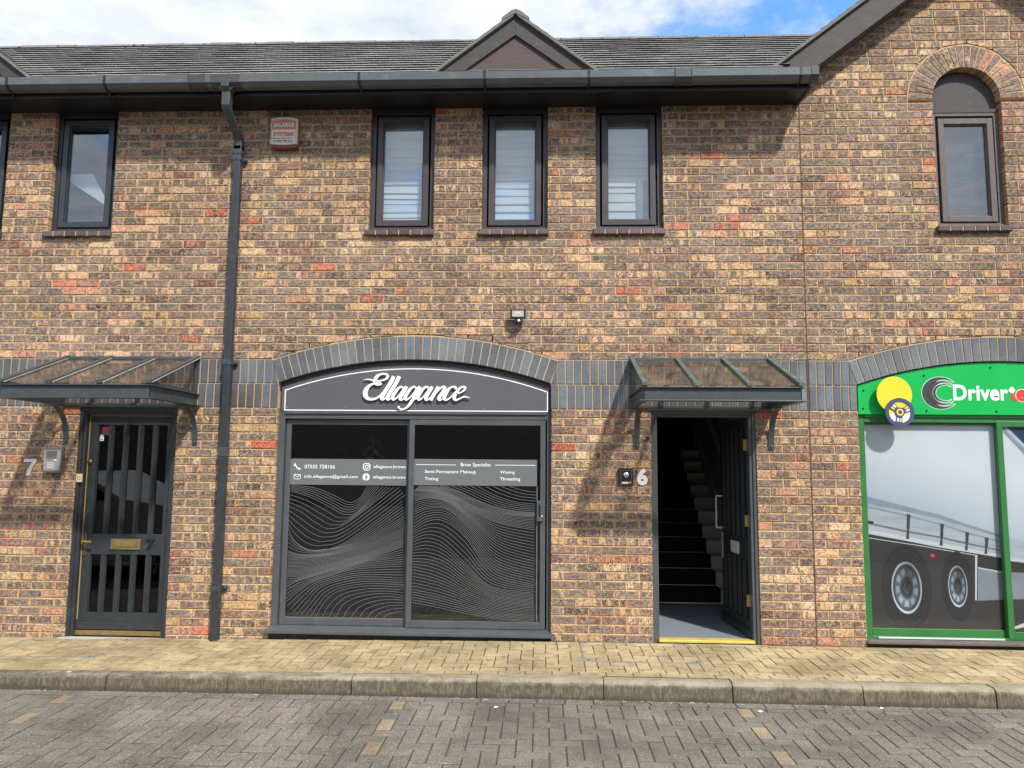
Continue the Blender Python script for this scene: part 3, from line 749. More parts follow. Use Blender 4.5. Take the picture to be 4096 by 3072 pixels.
# ------------------------------------------------------------------ gutter and downpipe
def gutter(x0, x1, straps, unions, label, outlet=None, cap=True):
    prof = [(-.302, 5.0), (-.302, 4.905), (-.335, 4.893), (-.385, 4.900), (-.422, 4.932), (-.424, 4.998), (-.418, 5.003), (-.412, 4.998), (-.414, 4.936), (-.38, 4.908), (-.335, 4.901), (-.308, 4.91), (-.308, 5.0)]
    g = empty('gutter', ((x0+x1)/2, -.36, 4.9), label, 'gutter')
    mb = MB(); n = 24
    for i in range(n): mb.prismx(prof, x0+(x1-x0)*i/n, x0+(x1-x0)*(i+1)/n, caps=False)
    mb.build('channel', M['gutter'], g, smooth=False)
    def prs(d): return [(-.302, 5.006), (-.302, 4.905-d), (-.335, 4.893-d), (-.387, 4.900-d), (-.422-d, 4.930-d), (-.424-d, 5.006), (-.40, 5.006), (-.40, 4.94), (-.33, 4.91), (-.31, 5.006)]
    for x in straps:
        mb = MB(); mb.prismx(prs(.004), x-.011, x+.011); mb.prismx([(-.302, 4.905), (-.302, 4.86), (-.310, 4.86), (-.345, 4.893)], x-.006, x+.006); mb.build('strap', M['fascia'], g)
    for a, b in unions:
        mb = MB(); mb.prismx(prs(.005), a, b)
        for q in (a, b): mb.prismx(prs(.011), q-.006, q+.006)
        mb.build('union_piece', M['fascia'] if b-a > .2 else M['canopy'], g, bevel=.001)
    if cap:
        mb = MB(); mb.prismx([(-.302, 5.006), (-.302, 4.90), (-.335, 4.888), (-.387, 4.895), (-.427, 4.930), (-.429, 5.006)], x1-.06, x1+.006); mb.build('end_cap', M['canopy'], g, bevel=.002)
    if outlet:
        mb = MB(); mb.prismx(prs(.006), outlet-.135, outlet+.135)
        mb.prismx([(-.43, 4.96), (-.43, 4.89), (-.395, 4.86), (-.395, 4.78), (-.325, 4.78), (-.325, 4.9)], outlet-.037, outlet+.037)
        mb.prism([(outlet-.08, 4.905), (outlet+.08, 4.905), (outlet+.037, 4.86), (outlet-.037, 4.86)], -.40, -.32)
        mb.build('outlet', M['canopy'], g, bevel=.004)
gutter(-9, 2.39, [-6.7, -5.8, -4.89, -3.98, -1.65, -.525, .40, 2.245], [(-3.20, -3.06), (1.16, 1.30)], 'long dark grey square gutter under the slate roof, running above the upper windows', outlet=-2.865)
gutter(5.68, 9, [6.2, 7.4, 8.6], [], 'short dark grey gutter beyond the right side of the big gable', cap=False)
dp = empty('downpipe', (-2.862, -.06, 0), 'square dark grey downpipe between door 7 and the black shopfront', 'downpipe')
mb = MB(); hx = .0335
def sqpipe(mb, pts, h, m=0):
    vs = []
    for x, y, z in pts: vs += [(x-h, y-h, z), (x+h, y-h, z), (x+h, y+h, z), (x-h, y+h, z)]
    fs = [(0, 1, 2, 3)]
    for i in range(len(pts)-1): fs += [(i*4+k, i*4+(k+1) % 4, i*4+4+(k+1) % 4, i*4+4+k) for k in range(4)]
    n = len(pts)*4; fs.append((n-4, n-3, n-2, n-1)); mb.add(vs, fs, m)
sqpipe(mb, [(-2.865, -.36, 4.80), (-2.865, -.36, 4.73), (-2.865, -.34, 4.70), (-2.863, -.09, 4.56), (-2.863, -.065, 4.53), (-2.863, -.065, 4.44)], hx+.004)
mb.build('swan_neck', M['canopy'], dp, bevel=.006)
mb = MB(); sqpipe(mb, [(-2.863, -.065, 4.47), (-2.863, -.065, -.045)], hx); mb.build('pipe', M['anth'], dp, bevel=.006)
for z in (4.36, 2.43, .42):
    mb = MB(); sqpipe(mb, [(-2.863, -.065, z-.022), (-2.863, -.065, z+.022)], hx+.005); mb.box(-2.92, -2.795, -.03, -.004, z-.018, z+.018)
    mb.lathe([(.012, 0), (.012, -.012), (.006, -.014)], (-2.806, -.03, z), 10, 'y'); mb.lathe([(.006, 0), (.006, -.008)], (-2.863, -.105, z), 8, 'y'); mb.build('pipe_clip', M['canopy'], dp, bevel=.002)
for z in (1.62, 4.44):
    mb = MB(); sqpipe(mb, [(-2.863, -.065, z-.04), (-2.863, -.065, z+.04)], hx+.004); mb.build('socket', M['canopy'], dp, bevel=.003)

# ------------------------------------------------------------------ doors
def leaf_mesh(mb, T):
    """door leaf in local coords x 0..0.80 (from lock side), y 0 front .. .045, z 0..1.925"""
    B = lambda a, b, z0, z1, y0=0., y1=.045: mb.prism([(a, z0), (b, z0), (b, z1), (a, z1)], y0, y1, 0, T)
    Wd = .80; xs = [.082+i*.1395 for i in range(5)]; sw = .098
    B(0, xs[0], 0, 1.925); B(xs[-1]+sw, Wd, 0, 1.925)
    for z0, z1 in ((0, .145), (.660, .845), (1.842, 1.925)): B(xs[0], xs[-1]+sw, z0, z1)
    for i in range(4):
        a, b = xs[i]+sw, xs[i+1]
        for z0, z1 in ((.145, .660), (.845, 1.842)):
            B(a, b, z0, z1, .004, .04); B(a+.012, b-.012, z0, z1, -.004, .004)
    for i in range(5):
        for z0, z1 in ((.145, .660), (.845, 1.842)):
            a, b = xs[i], xs[i]+sw
            B(a, a+.007, z0, z1, .012, .03); B(b-.007, b, z0, z1, .012, .03)
    B(.0, Wd, 0.0, .07, -.022, .0); B(.0, Wd, .07, .085, -.012, 0)
    return xs, sw


def doorframe(par, x0, x1, z1, mat, fl, z0=-.06):
    mb = MB(); mb.box(x0-.012, x0+.058, .03, .13, z0, z1); mb.box(x1-.058, x1+.012, .03, .13, z0, z1); mb.box(x0+.058, x1-.058, .03, .13, z1-.058, z1+.02)
    mb.box(x0-.012, x0+.03, .015, .03, z0, z1); mb.box(x1-.03, x1+.012, .015, .03, z0, z1); mb.box(x0-.012, x1+.012, .012, .03, z1-.03, z1+.012)
    return mb.build('door_frame', mat, par, bevel=.004)


T7 = lambda p: Vector((-4.205+p.x, .085+p.y, .02+p.z))
mb = MB(); leaf_mesh(mb, T7); door7 = mb.build('door', M['anth'], terr, bevel=.003); door7['label'] = 'closed anthracite door with ten narrow glass lights and brass letter plate'
doorframe(door7, -4.262, -3.342, 2.012, M['anth'], 1)
mb = MB(); mb.box(-4.13, -3.46, .108, .112, .16, 1.87); mb.build('glass', M['glassd'], door7)
mb = MB(); mb.box(-4.208, -4.200, .074, .09, .09, 1.945); mb.box(-4.2, -3.402, .074, .088, 1.944, 1.951); mb.build('brass_seal', M['seal'], door7)
mb = MB(); mb.box(-3.932, -3.657, .072, .086, .728, .822); mb.box(-3.90, -3.69, .066, .073, .752, .798); mb.build('letter_plate', M['brass'], door7, bevel=.003)
mb = MB(); mb.box(-4.196, -4.160, .074, .086, .665, .875); mb.build('handle_plate', M['bronze'], door7, bevel=.003)
mb = MB(); mb.tube([(-4.178, .08, .80), (-4.178, .03, .80), (-4.165, .02, .80), (-4.08, .022, .797)], .009, 10); mb.build('handle', M['brass'], door7, smooth=True)
mb = MB(); mb.lathe([(.022, .086), (.022, .07), (.010, .060), (.001, .060)], (-4.178, 0, 1.52), 20, 'y'); mb.build('lock', M['bronze'], door7, smooth=True)
mb = MB(); mb.box(-4.25, -4.198, -.004, .016, 1.335, 1.41); mb.ring(-4.224, 1.372, .016, .016, .003, -.006, 1); mb.build('bell_push', [M['cream'], M['bronze']], door7, bevel=.003)
mb = MB(); mb.box(-4.21, -3.40, .06, .13, -.03, .012, 0); mb.build('threshold', M['brass'], door7); 
lettering('numeral', [('7', -3.607, -3.522, .725, .822, .078, .03)], M['black'], door7, .006)
mb = MB(); mb.box(-4.10, -4.025, .102, .104, 1.785, 1.85, 0); mb.box(-4.10, -4.025, .1005, .102, 1.768, 1.785, 1); mb.build('red_sticker', [paint('dull_red', (.20, .02, .025), .5), M['darkgrey']], door7)
mb = MB(); mb.prism([(-4.118, 1.715), (-4.078, 1.715), (-4.078, 1.752), (-4.098, 1.785), (-4.118, 1.752)], .101, .103); mb.ribbon([(-4.112, 1.745, .004), (-4.098, 1.770, .004), (-4.085, 1.745, .004)], .0995, 1); mb.box(-4.112, -4.086, .0995, .1005, 1.725, 1.731, 1); mb.build('white_sticker', [M['white'], M['darkgrey']], door7)

# open door 6
HX, HY = 1.835, .10; A6 = math.radians(86.5)
def T6(p):      # lock side x=0 is far inside, hinge at x=.8 ; front face (outer) looks to -X
    d = .80-p.x; return Vector((HX-d*math.cos(A6)+p.y*math.sin(A6)*1., HY+d*math.sin(A6)+p.y*math.cos(A6), .035+p.z))
mb = MB(); leaf_mesh(mb, T6); door6 = mb.build('door', M['anth'], terr, bevel=.003); door6['label'] = 'anthracite door standing open into the dark hall'
doorframe(door6, .968, 1.892, 2.022, M['anth2'], 1)
mb = MB(); mb.prism([(.08, .15), (.74, .15), (.74, 1.86), (.08, 1.86)], .02, .024, 0, T6); mb.build('glass', M['glassd'], door6)
mb = MB(); mb.prism([(.30, .69), (.52, .69), (.52, .80), (.30, .80)], -.008, 0, 0, T6); mb.build('letter_plate', M['alu'], door6)
mb = MB(); mb.tube([T6(Vector((.03, y, z))) for y, z in ((0, 1.20), (-.055, 1.20), (-.06, 1.19), (-.06, .90), (-.055, .89), (0, .89))], .009, 10); mb.build('pull_handle', M['alu'], door6, smooth=True)
mb = MB(); mb.prism([(.004, .60), (.030, .60), (.030, .84), (.004, .84)], -.003, .001, 0, T6); mb.build('lock_plate', M['alu'], door6)
for z in (.36, 1.05, 1.72):
    mb = MB(); mb.box(1.800, 1.836, .083, .094, z-.05, z+.05); mb.tube([(1.836, .088, z-.05), (1.836, .088, z+.05)], .006, 8); mb.build('hinge', M['brass'], door6)
mb = MB(); mb.box(1.02, 1.84, .0, .10, .012, .034); mb.build('threshold', M['gold'], door6, bevel=.003)
MB().box(.95, 1.95, -.03, .0, -.04, .004).build('doorstep', M['concrete'], terr, bevel=.003); MB().box(-4.3, -3.30, -.05, .03, -.09, -.036).build('doorstep', M['concrete'], terr, bevel=.003)

# hall with stairs behind door 6
mb = MB(); XR = 2.22; XL = .90
mb.box(XL-.02, XL, .13, 6.5, 0, 4.2); mb.box(XR, XR+.02, .24, 6.5, 0, 4.2); mb.box(XL, XR, 6.5, 6.52, 0, 4.2); mb.box(XL, XR, .24, 6.5, 4.2, 4.22)
mb.box(XL, XR, .13, .26, 2.03, 4.2); mb.box(1.9, XR, .13, .25, 0, 2.1)
mb.build('hall_walls', M['hall'], terr)
mb = MB(); mb.box(XL, XR, .10, 1.72, .0, .03); mb.build('entrance_mat', M['mat'], terr)
st = MB(); cp_ = MB(); rd = MB(); n = 11; ri, go, z0, y0 = .155, .222, .03, 1.71
for i in range(n):
    z, y = z0+ri*i, y0+go*i; ye = y+go if i < n-1 else 6.5
    st.box(XL, XR-.03, y, ye, z-.02, z+ri); st.box(1.95, XR-.03, y-.02, y, z+ri-.022, z+ri)
    prof = [(y-.012, z), (y-.012, z+ri-.02), (y-.03, z+ri-.01), (y-.03, z+ri+.004), (y-.01, z+ri+.012), (ye, z+ri+.012), (ye, z+ri+.001), (y-.001, z+ri+.001), (y-.001, z)]
    cp_.prismx(prof, XL+.01, 1.95); rd.tube([(XL+.01, y-.016, z+.012), (1.965, y-.016, z+.012)], .006, 8)
stairs = st.build('staircase', M['offwhite'], terr)
cp_.build('stair_carpet', M['carpet'], stairs); rd.build('stair_rods', M['alu'], stairs)
mb = MB(); sl = ri/go
mb.prismx([(y0-.1, z0), (y0+go*n, z0+ri*n), (y0+go*n, z0+ri*n+.30), (y0-.1, z0+.28)], XR-.03, XR); mb.build('string_board', M['offwhite'], stairs)
mb = MB(); mb.prismx([(1.3, .87), (4.4, .87+3.1*sl), (4.4, .95+3.1*sl), (1.3, .95)], XR-.075, XR-.035); mb.build('handrail', M['offwhite'], stairs)

# plant and pale vase on the landing
pl = empty('potted_plant', (1.15, 4.6, 1.75), 'dark leafy house plant at the top of the stairs inside door 6', 'plant')
mb = MB(); mb.lathe([(.10, 0), (.14, .05), (.16, .28), (.13, .28), (.12, .24)], (1.15, 4.6, 1.75), 20); mb.build('pot', M['black'], pl, smooth=True)
mb = MB()
for k in range(26):
    a = R.uniform(0, 6.28); l = R.uniform(.3, .62); h = R.uniform(.1, .55); b0 = Vector((1.15, 4.6, 2.0)); d = Vector((math.cos(a), math.sin(a)*.7, 0)); pv = None; side = Vector((-math.sin(a), math.cos(a), 0))
    for j in range(9):
        t = j/8; c = b0+d*l*t+Vector((0, 0, 1))*(h*2.2*t-1.6*h*t*t*1.05); w_ = .045*math.sin(math.pi*min(1, t*.9+.08)); cur = (c-side*w_, c+side*w_)
        if pv: mb.add([pv[0], pv[1], cur[1], cur[0]], [(0, 1, 2, 3)])
        pv = cur
mb.build('foliage', M['leafd'], pl, flipcheck=False)
vs_ = MB(); vs_.lathe([(.08, 0), (.12, .04), (.13, .14), (.085, .26), (.095, .34), (.10, .42), (.06, .50), (.075, .56), (.065, .64), (.02, .70)], (1.42, 4.25, 1.75), 22)
tagp(vs_.build('vase', M['vase'], None, smooth=True), 'tall pale curved vase standing on the landing beside the plant inside door 6', 'vase')

# ------------------------------------------------------------------ canopies
def canopy(x0, x1, label, mossyrib):
    c = empty('door_canopy', ((x0+x1)/2, 0, 2.03), label, 'canopy', 'glazed lean-to canopies over the two doors'); D = -.82
    mb = MB()
    mb.box(x0, x1, D, D+.008, 2.045, 2.145); mb.box(x0, x0+.008, D, 0, 2.045, 2.145); mb.box(x1-.008, x1, D, 0, 2.045, 2.145)        # upright web
    o = .035
    for z in (2.035, 2.140):
        oo = o if z < 2.1 else .022
        mb.box(x0-oo, x1+oo, D-oo, D+.03, z, z+.009); mb.box(x0-oo, x0+.03, D+.03, 0, z, z+.009); mb.box(x1-.03, x1+oo, D+.03, 0, z, z+.009)
    mb.box(x0, x1, -.03, -.002, 2.035, 2.06); mb.box(x0, x1, -.035, -.002, 2.465, 2.49)
    for x in (x0, x1-.03):                                       # side triangle framing
        mb.box(x, x+.03, -.035, -.002, 2.149, 2.465)
        mb.prismx([(D, 2.149), (0, 2.465), (0, 2.49), (D, 2.175)], x, x+.03); mb.box(x, x+.03, D+.04, -.03, 2.149, 2.175)
    mb.build('frame', M['canopy'], c, bevel=.002)
    mb = MB(); mb.prismx([(D-.015, 2.158), (0, 2.476), (0, 2.481), (D-.015, 2.163)], x0+.005, x1-.005); mb.build('roof_glazing', M['poly'], c)
    for x in (x0+.012, x1-.016):
        mb = MB(); mb.prismx([(D+.07, 2.175), (-.035, 2.175), (-.035, 2.46)], x, x+.004); mb.build('side_glazing', M['poly'], c)
    for k in range(4):
        x = x0+(x1-x0)*k/3-.02+(.006, .0, 0, -.006)[k]
        mb = MB(); mb.prismx([(D-.022, 2.163), (-.004, 2.483), (-.004, 2.503), (D-.022, 2.182)], x, x+.04); mb.box(x-.003, x+.043, D-.03, D+.0, 2.155, 2.186)
        rb = mb.build('rib', M['algae'] if mossyrib else M['canopy'], c, bevel=.003)
        mb = MB(); mb.prismx([(D-.01, 2.164), (-.004, 2.482), (-.004, 2.486), (D-.01, 2.168)], x+.04, x+.046); mb.build('sealant_strip', M['concrete'] if not mossyrib else M['algae'], rb)
    for x in (x0+.045, x1+.0):
        pts = []
        for i in range(11):
            t = i/10*math.pi/2; pts.append((x, -.008-.25*(1-math.cos(t))**1.0, 1.73+.30*math.sin(t)))
        mb = MB(); n = len(pts); vs = []
        for i, p in enumerate(pts):
            a = pts[max(0, i-1)]; b = pts[min(n-1, i+1)]; d = Vector((0, b[1]-a[1], b[2]-a[2])).normalized(); nn = Vector((0, d.z, -d.y))*.004
            for dx in (-.024, .024):
                for s in (-1, 1): vs.append((p[0]+dx, p[1]+nn.y*s, p[2]+nn.z*s))
        fs = []
        for i in range(n-1): fs += [(i*4, i*4+1, i*4+5, i*4+4), (i*4+2, i*4+6, i*4+7, i*4+3), (i*4, i*4+4, i*4+6, i*4+2), (i*4+1, i*4+3, i*4+7, i*4+5)]
        mb.add(vs, fs+[(0, 2, 3, 1), (n*4-4, n*4-3, n*4-1, n*4-2)]); mb.box(x-.024, x+.024, -.010, -.002, 1.68, 1.735)
        mb.lathe([(.012, -.010), (.011, -.018), (.004, -.020)], (x, 0, 1.705), 12, 'y'); mb.build('bracket', M['canopy'], c)
    return c
canopy(.795, 2.020, 'grey glazed door canopy with green moss on its ribs, over the open door 6', True)
canopy(-4.415, -3.165, 'grey glazed door canopy over the closed door 7, left of the downpipe', False)

# ------------------------------------------------------------------ shopfront of unit 6
def archpoly(cx, x0, x1, zb, R_, cz, n=28):
    p = [(x0, zb), (x1, zb)]
    for i in range(n+1): x = x1+(x0-x1)*i/n; p.append((x, cz+math.sqrt(R_*R_-(x-cx)**2)))
    return p
def shopframe(x0, x1, S, mat, par, zmid):
    mb = MB(); mb.box(x0, x0+.062, .05, .16, .05, 2.0); mb.box(x1-.045, x1, .05, .16, .05, 2.0)
    mb.box(x0+.062, x1-.045, .05, .16, 1.93, 2.0); mb.box(x0+.062, x1-.045, .035, .06, 1.975, 1.998); mb.box(x0+.062, x1-.045, .05, .16, .055, .085)
    mb.prism(archpoly(S, x0, x1, 1.99, ARC['R']-.002, ARC['cz']), .075, .12)
    return mb.build('shopfront', mat, par, bevel=.003)
sf = shopframe(-2.42, .088, S1, M['anth2'], terr, 0); sf['label'] = 'anthracite sliding shopfront with dark wavy window film'
mb = MB(); mb.prismx([(-.045, .045), (-.045, .062), (.10, .088), (.10, .045)], -2.435, .095); mb.box(-2.435, .095, -.045, -.03, .035, .05); mb.build('sill', M['anth2'], sf, bevel=.003)
mb = MB(); mb.box(-2.42, .09, .035, .2, -.1, .046); mb.build('plinth', M['damp'], terr)
mb = MB(); frame_box(mb, -2.352, -1.185, .088, 1.925, .085, .125, .045, bot=.062); mb.build('sliding_sash', M['anth2'], sf, bevel=.003)
mb = MB(); frame_box(mb, -1.205, .030, .088, 1.925, .045, .080, .046, bot=.062); mb.build('sliding_sash', M['anth2'], sf, bevel=.003)
mb = MB(); mb.box(-2.31, -1.20, .098, .102, .14, 1.885); mb.box(-1.165, -.01, .060, .064, .14, 1.885); mb.build('glass', M['glasss'], sf)
mb = MB(); mb.box(-.045, .012, .022, .045, 1.03, 1.21); mb.box(-.028, -.012, .016, .024, 1.075, 1.18, 1); mb.lathe([(.007, .022), (.007, .016)], (.0, 0, 1.075), 10, 'y', 2); mb.build('slide_handle', [M['anth2'], M['black'], M['alu']], sf, bevel=.002)

def bil(q, x, y):    # quad of (px,py)->(X,Z) corners TL,TR,BL,BR : traces a drawing into real sizes
    (a, A), (b, B), (c, C), (d, D) = q
    v = (y-(a[1]+b[1])/2)/((c[1]+d[1])/2-(a[1]+b[1])/2); xl = a[0]+(c[0]-a[0])*v; xr = b[0]+(d[0]-b[0])*v; u = (x-xl)/(xr-xl)
    return (A[0]*(1-u)*(1-v)+B[0]*u*(1-v)+C[0]*(1-u)*v+D[0]*u*v, A[1]*(1-u)*(1-v)+B[1]*u*(1-v)+C[1]*(1-u)*v+D[1]*u*v)
QL = [((258, 397), (-2.305, 1.330)), ((1062, 397), (-1.207, 1.332)), ((225, 1275), (-2.305, .150)), ((1030, 1275), (-1.207, .150))]
QR = [((1097, 400), (-1.157, 1.335)), ((1897, 400), (-.045, 1.335)), ((1072, 1290), (-1.157, .150)), ((1895, 1290), (-.045, .150))]
KL = [[(258, 400), (430, 420), (560, 470), (655, 512), (725, 490), (790, 395)], [(255, 440), (380, 475), (520, 540), (620, 592), (720, 570), (870, 395)],
      [(248, 540), (340, 585), (440, 655), (530, 690), (660, 640), (980, 395)], [(248, 690), (290, 770), (370, 825), (470, 830), (640, 775), (1045, 480)],
      [(240, 840), (330, 862), (460, 860), (600, 825), (760, 760), (1045, 590)], [(238, 890), (400, 888), (520, 868), (640, 840), (800, 785), (1045, 665)],
      [(234, 955), (380, 948), (500, 925), (620, 895), (780, 845), (1036, 745)], [(232, 1010), (350, 1002), (480, 970), (600, 935), (780, 885), (1036, 800)],
      [(230, 1080), (320, 1035), (440, 1000), (580, 960), (780, 905), (1035, 870)], [(225, 1185), (310, 1110), (400, 1050), (520, 1005), (700, 955), (1033, 930)],
      [(300, 1262), (380, 1170), (450, 1090), (560, 1040), (740, 1005), (1033, 1010)], [(430, 1278), (480, 1190), (550, 1120), (660, 1080), (820, 1062), (1033, 1068)],
      [(560, 1278), (610, 1195), (690, 1145), (790, 1120), (900, 1112), (1033, 1124)], [(770, 1278), (810, 1230), (870, 1205), (920, 1192), (980, 1185), (1033, 1186)],
      [(920, 1278), (950, 1262), (980, 1252), (1000, 1248), (1020, 1246), (1033, 1246)]]
NL = [5, 4, 5, 5, 5, 7, 7, 4, 4, 4, 4, 3, 4, 3]
KR = [[(1700, 395), (1740, 408), (1780, 420), (1820, 430), (1860, 436), (1897, 438)], [(1500, 395), (1580, 440), (1660, 475), (1740, 500), (1820, 512), (1897, 518)],
      [(1280, 395), (1400, 440), (1500, 490), (1620, 535), (1760, 565), (1897, 575)], [(1140, 395), (1280, 430), (1400, 485), (1530, 550), (1690, 590), (1897, 602)],
      [(1097, 435), (1220, 445), (1340, 490), (1480, 575), (1660, 650), (1897, 690)], [(1093, 510), (1200, 485), (1330, 520), (1480, 640), (1660, 790), (1897, 860)],
      [(1090, 600), (1190, 555), (1310, 560), (1450, 680), (1630, 890), (1897, 970)], [(1089, 700), (1180, 642), (1290, 635), (1430, 740), (1610, 970), (1897, 1050)],
      [(1088, 780), (1180, 750), (1290, 785), (1430, 915), (1600, 1060), (1897, 1105)], [(1085, 870), (1190, 870), (1310, 915), (1450, 1020), (1620, 1115), (1897, 1150)],
      [(1083, 960), (1200, 985), (1320, 1030), (1460, 1105), (1640, 1165), (1897, 1190)], [(1080, 1090), (1220, 1115), (1350, 1150), (1500, 1195), (1680, 1230), (1897, 1250)],
      [(1078, 1190), (1220, 1215), (1350, 1240), (1500, 1262), (1680, 1285), (1897, 1300)]]
NR = [4, 5, 6, 8, 8, 6, 5, 5, 5, 5, 6, 6]
film = MB(); film.box(-2.31, -1.20, .104, .106, .14, 1.33); film.box(-1.165, -.03, .066, .068, .14, 1.335); film.box(-2.31, -1.20, .104, .106, 1.562, 1.5625)
f_o = film.build('window_film', M['black_film'], sf)
mb = MB()
for keys, cnt, q, y, lim in ((KL, NL, QL, .096, (-2.303, -1.232, .152, 1.328)), (KR, NR, QR, .058, (-1.157, -.048, .136, 1.333))):
    for i in range(len(keys)-1):
        for j in range(cnt[i]):
            t = j/cnt[i]; c = [(a[0]*(1-t)+b[0]*t, a[1]*(1-t)+b[1]*t) for a, b in zip(keys[i], keys[i+1])]
            pts = [bil(q, *p) for p in spline(c, 9)]; run = []
            for p in pts+[None]:
                if p and lim[0] <= p[0] <= lim[1] and lim[2] <= p[1] <= lim[3]: run.append((p[0], p[1], .0029))
                else:
                    if len(run) > 2: mb.ribbon(run, y)
                    run = []
    x0, x1, z0, z1 = lim; x0 -= .004; x1 += .004
    mb.box(x0-.003, x0+.003, y-.001, y+.001, z0, z1); mb.box(x1-.003, x1+.003, y-.001, y+.001, z0, z1); mb.box(x0, x1, y-.0011, y+.0009, z0-.004, z0+.002)
mb.build('wavy_lines', M['line'], sf, flipcheck=False)
mb = MB(); mb.box(-2.31, -1.232, .095, .097, 1.330, 1.565); mb.box(-1.160, -.045, .057, .059, 1.337, 1.572); mb.build('grey_band', M['band'], sf)
YL, YR = .0935, .0555
lettering('lettering', [('07555 728106', -2.173, -1.893, 1.477, 1.511, YL, .010), ('info.ellagance@gmail.com', -2.173, -1.679, 1.384, 1.421, YL, .010),
          ('ellagance.brows', -1.536, -1.240, 1.478, 1.513, YL, .010), ('ellagance.brows', -1.538, -1.242, 1.384, 1.419, YL, .010),
          ('Brow Specialist', -.734, -.463, 1.500, 1.540, YR, .010), ('Semi-Permanent Makeup', -1.059, -.596, 1.437, 1.474, YR, .010), ('Tinting', -1.058, -.936, 1.373, 1.410, YR, .010),
          ('Waxing', -.378, -.246, 1.439, 1.473, YR, .010), ('Threading', -.377, -.196, 1.377, 1.414, YR, .010)], M['white'], sf)
y = YL
for a, b, z in ((-1.141, -.777, 1.5205), (-.422, -.061, 1.5225)): MB().box(a, b, YR-.0005, YR+.0005, z-.0025, z+.0025).build('white_rule', M['white'], sf)
MB().ribbon(spline([(-2.262, 1.523, .010), (-2.264, 1.507, .020), (-2.252, 1.500, .011), (-2.246, 1.487, .010), (-2.232, 1.475, .011), (-2.222, 1.474, .020), (-2.212, 1.466, .010)], 5), y).build('phone_icon', M['white'], sf, flipcheck=False)
mb = MB()
for a, b, c, d in ((-2.270, -2.206, 1.420, 1.425), (-2.270, -2.206, 1.378, 1.383), (-2.270, -2.265, 1.378, 1.425), (-2.211, -2.206, 1.378, 1.425)): mb.box(a, b, y-.0005, y+.0005, c, d)
mb.ribbon([(-2.266, 1.419, .006), (-2.238, 1.399, .006), (-2.210, 1.419, .006)], y-.001); mb.build('envelope_icon', M['white'], sf, flipcheck=False)
mb = MB(); mb.ribbon([(-1.600+.030*sx, 1.497+.030*sz, .008) for sx, sz in ((-.6, 1), (.6, 1), (1, .6), (1, -.6), (.6, -1), (-.6, -1), (-1, -.6), (-1, .6), (-.6, 1))], y)
mb.ring(-1.600, 1.497, .018, .018, .007, y-.0005); mb.disc(-1.583, 1.514, .004, .004, y-.0005, n=12); mb.build('camera_icon', M['white'], sf, flipcheck=False)
mb = MB(); mb.disc(-1.602, 1.404, .033, .033, y); mb.box(-1.606, -1.597, y-.0015, y-.0005, 1.372, 1.415, 1); mb.box(-1.614, -1.588, y-.0015, y-.0005, 1.400, 1.408, 1); mb.box(-1.602, -1.590, y-.0015, y-.0005, 1.414, 1.421, 1)
mb.build('round_icon', [M['white'], M['band']], sf, flipcheck=False)

lp = empty('petal_lamp', (-1.66, .62, 1.9), 'gilt petal pendant lamp hanging behind the upper left pane of the black shopfront', 'pendant lamp')
mb = MB()
for k in range(16):
    a = k*2.4; tz = 1.80-.012*k; l = .10+.006*k; d = Vector((math.cos(a), math.sin(a)*.8, -.5)).normalized(); sd_ = Vector((-math.sin(a), math.cos(a), 0)); p0 = Vector((-1.66, .62, tz))
    mb.add([p0, p0+d*l*.5+sd_*.035, p0+d*l, p0+d*l*.5-sd_*.035, p0+d*l*.5+Vector((0, 0, .012))], [(0, 1, 4), (1, 2, 4), (2, 3, 4), (3, 0, 4)])
mb.build('petals', M['cream'], lp, flipcheck=False); mb = MB(); mb.tube([(-1.66, .62, 1.8), (-1.66, .62, 2.7)], .004, 6); mb.build('flex', M['black'], lp)
# sign board above
sg = MB(); sg.prism(archpoly(S1, -2.395, .062, 1.998, ARC['R']-.045, ARC['cz']), .045, .060)
sign = sg.build('shop_sign', M['signgrey'], None, bevel=.002); tagp(sign, 'arched dark grey shop sign reading Ellagance in white script, over the black shopfront', 'shop sign')
mb = MB(); yb = .0435; cx = S1; rr = ARC['R']-.080; xl, xr = -2.362, .046
top = [(x, ARC['cz']+math.sqrt(rr*rr-(x-cx)**2)) for x in [xl+(xr-xl)*i/40 for i in range(41)]]
mb.ribbon([(a, b, .009) for a, b in top], yb); mb.box(xl-.0045, xl+.0045, yb-.0006, yb+.0004, 2.008, top[0][1]+.004); mb.box(xr-.0045, xr+.0045, yb-.0006, yb+.0004, 2.008, top[-1][1]+.004); mb.box(xl-.0045, xr+.0045, yb-.0003, yb+.0006, 2.004, 2.013)
mb.build('white_border', M['white'], sign, flipcheck=False)
for x in (-2.34, -1.80, -1.155, -.53, .02):
    for z in (2.03, ARC['cz']+math.sqrt((ARC['R']-.10)**2-(x-cx)**2)): MB().lathe([(.006, .044), (.005, .040), (.001, .040)], (x, 0, z), 8, 'y').build('screw', M['steel'], sign)
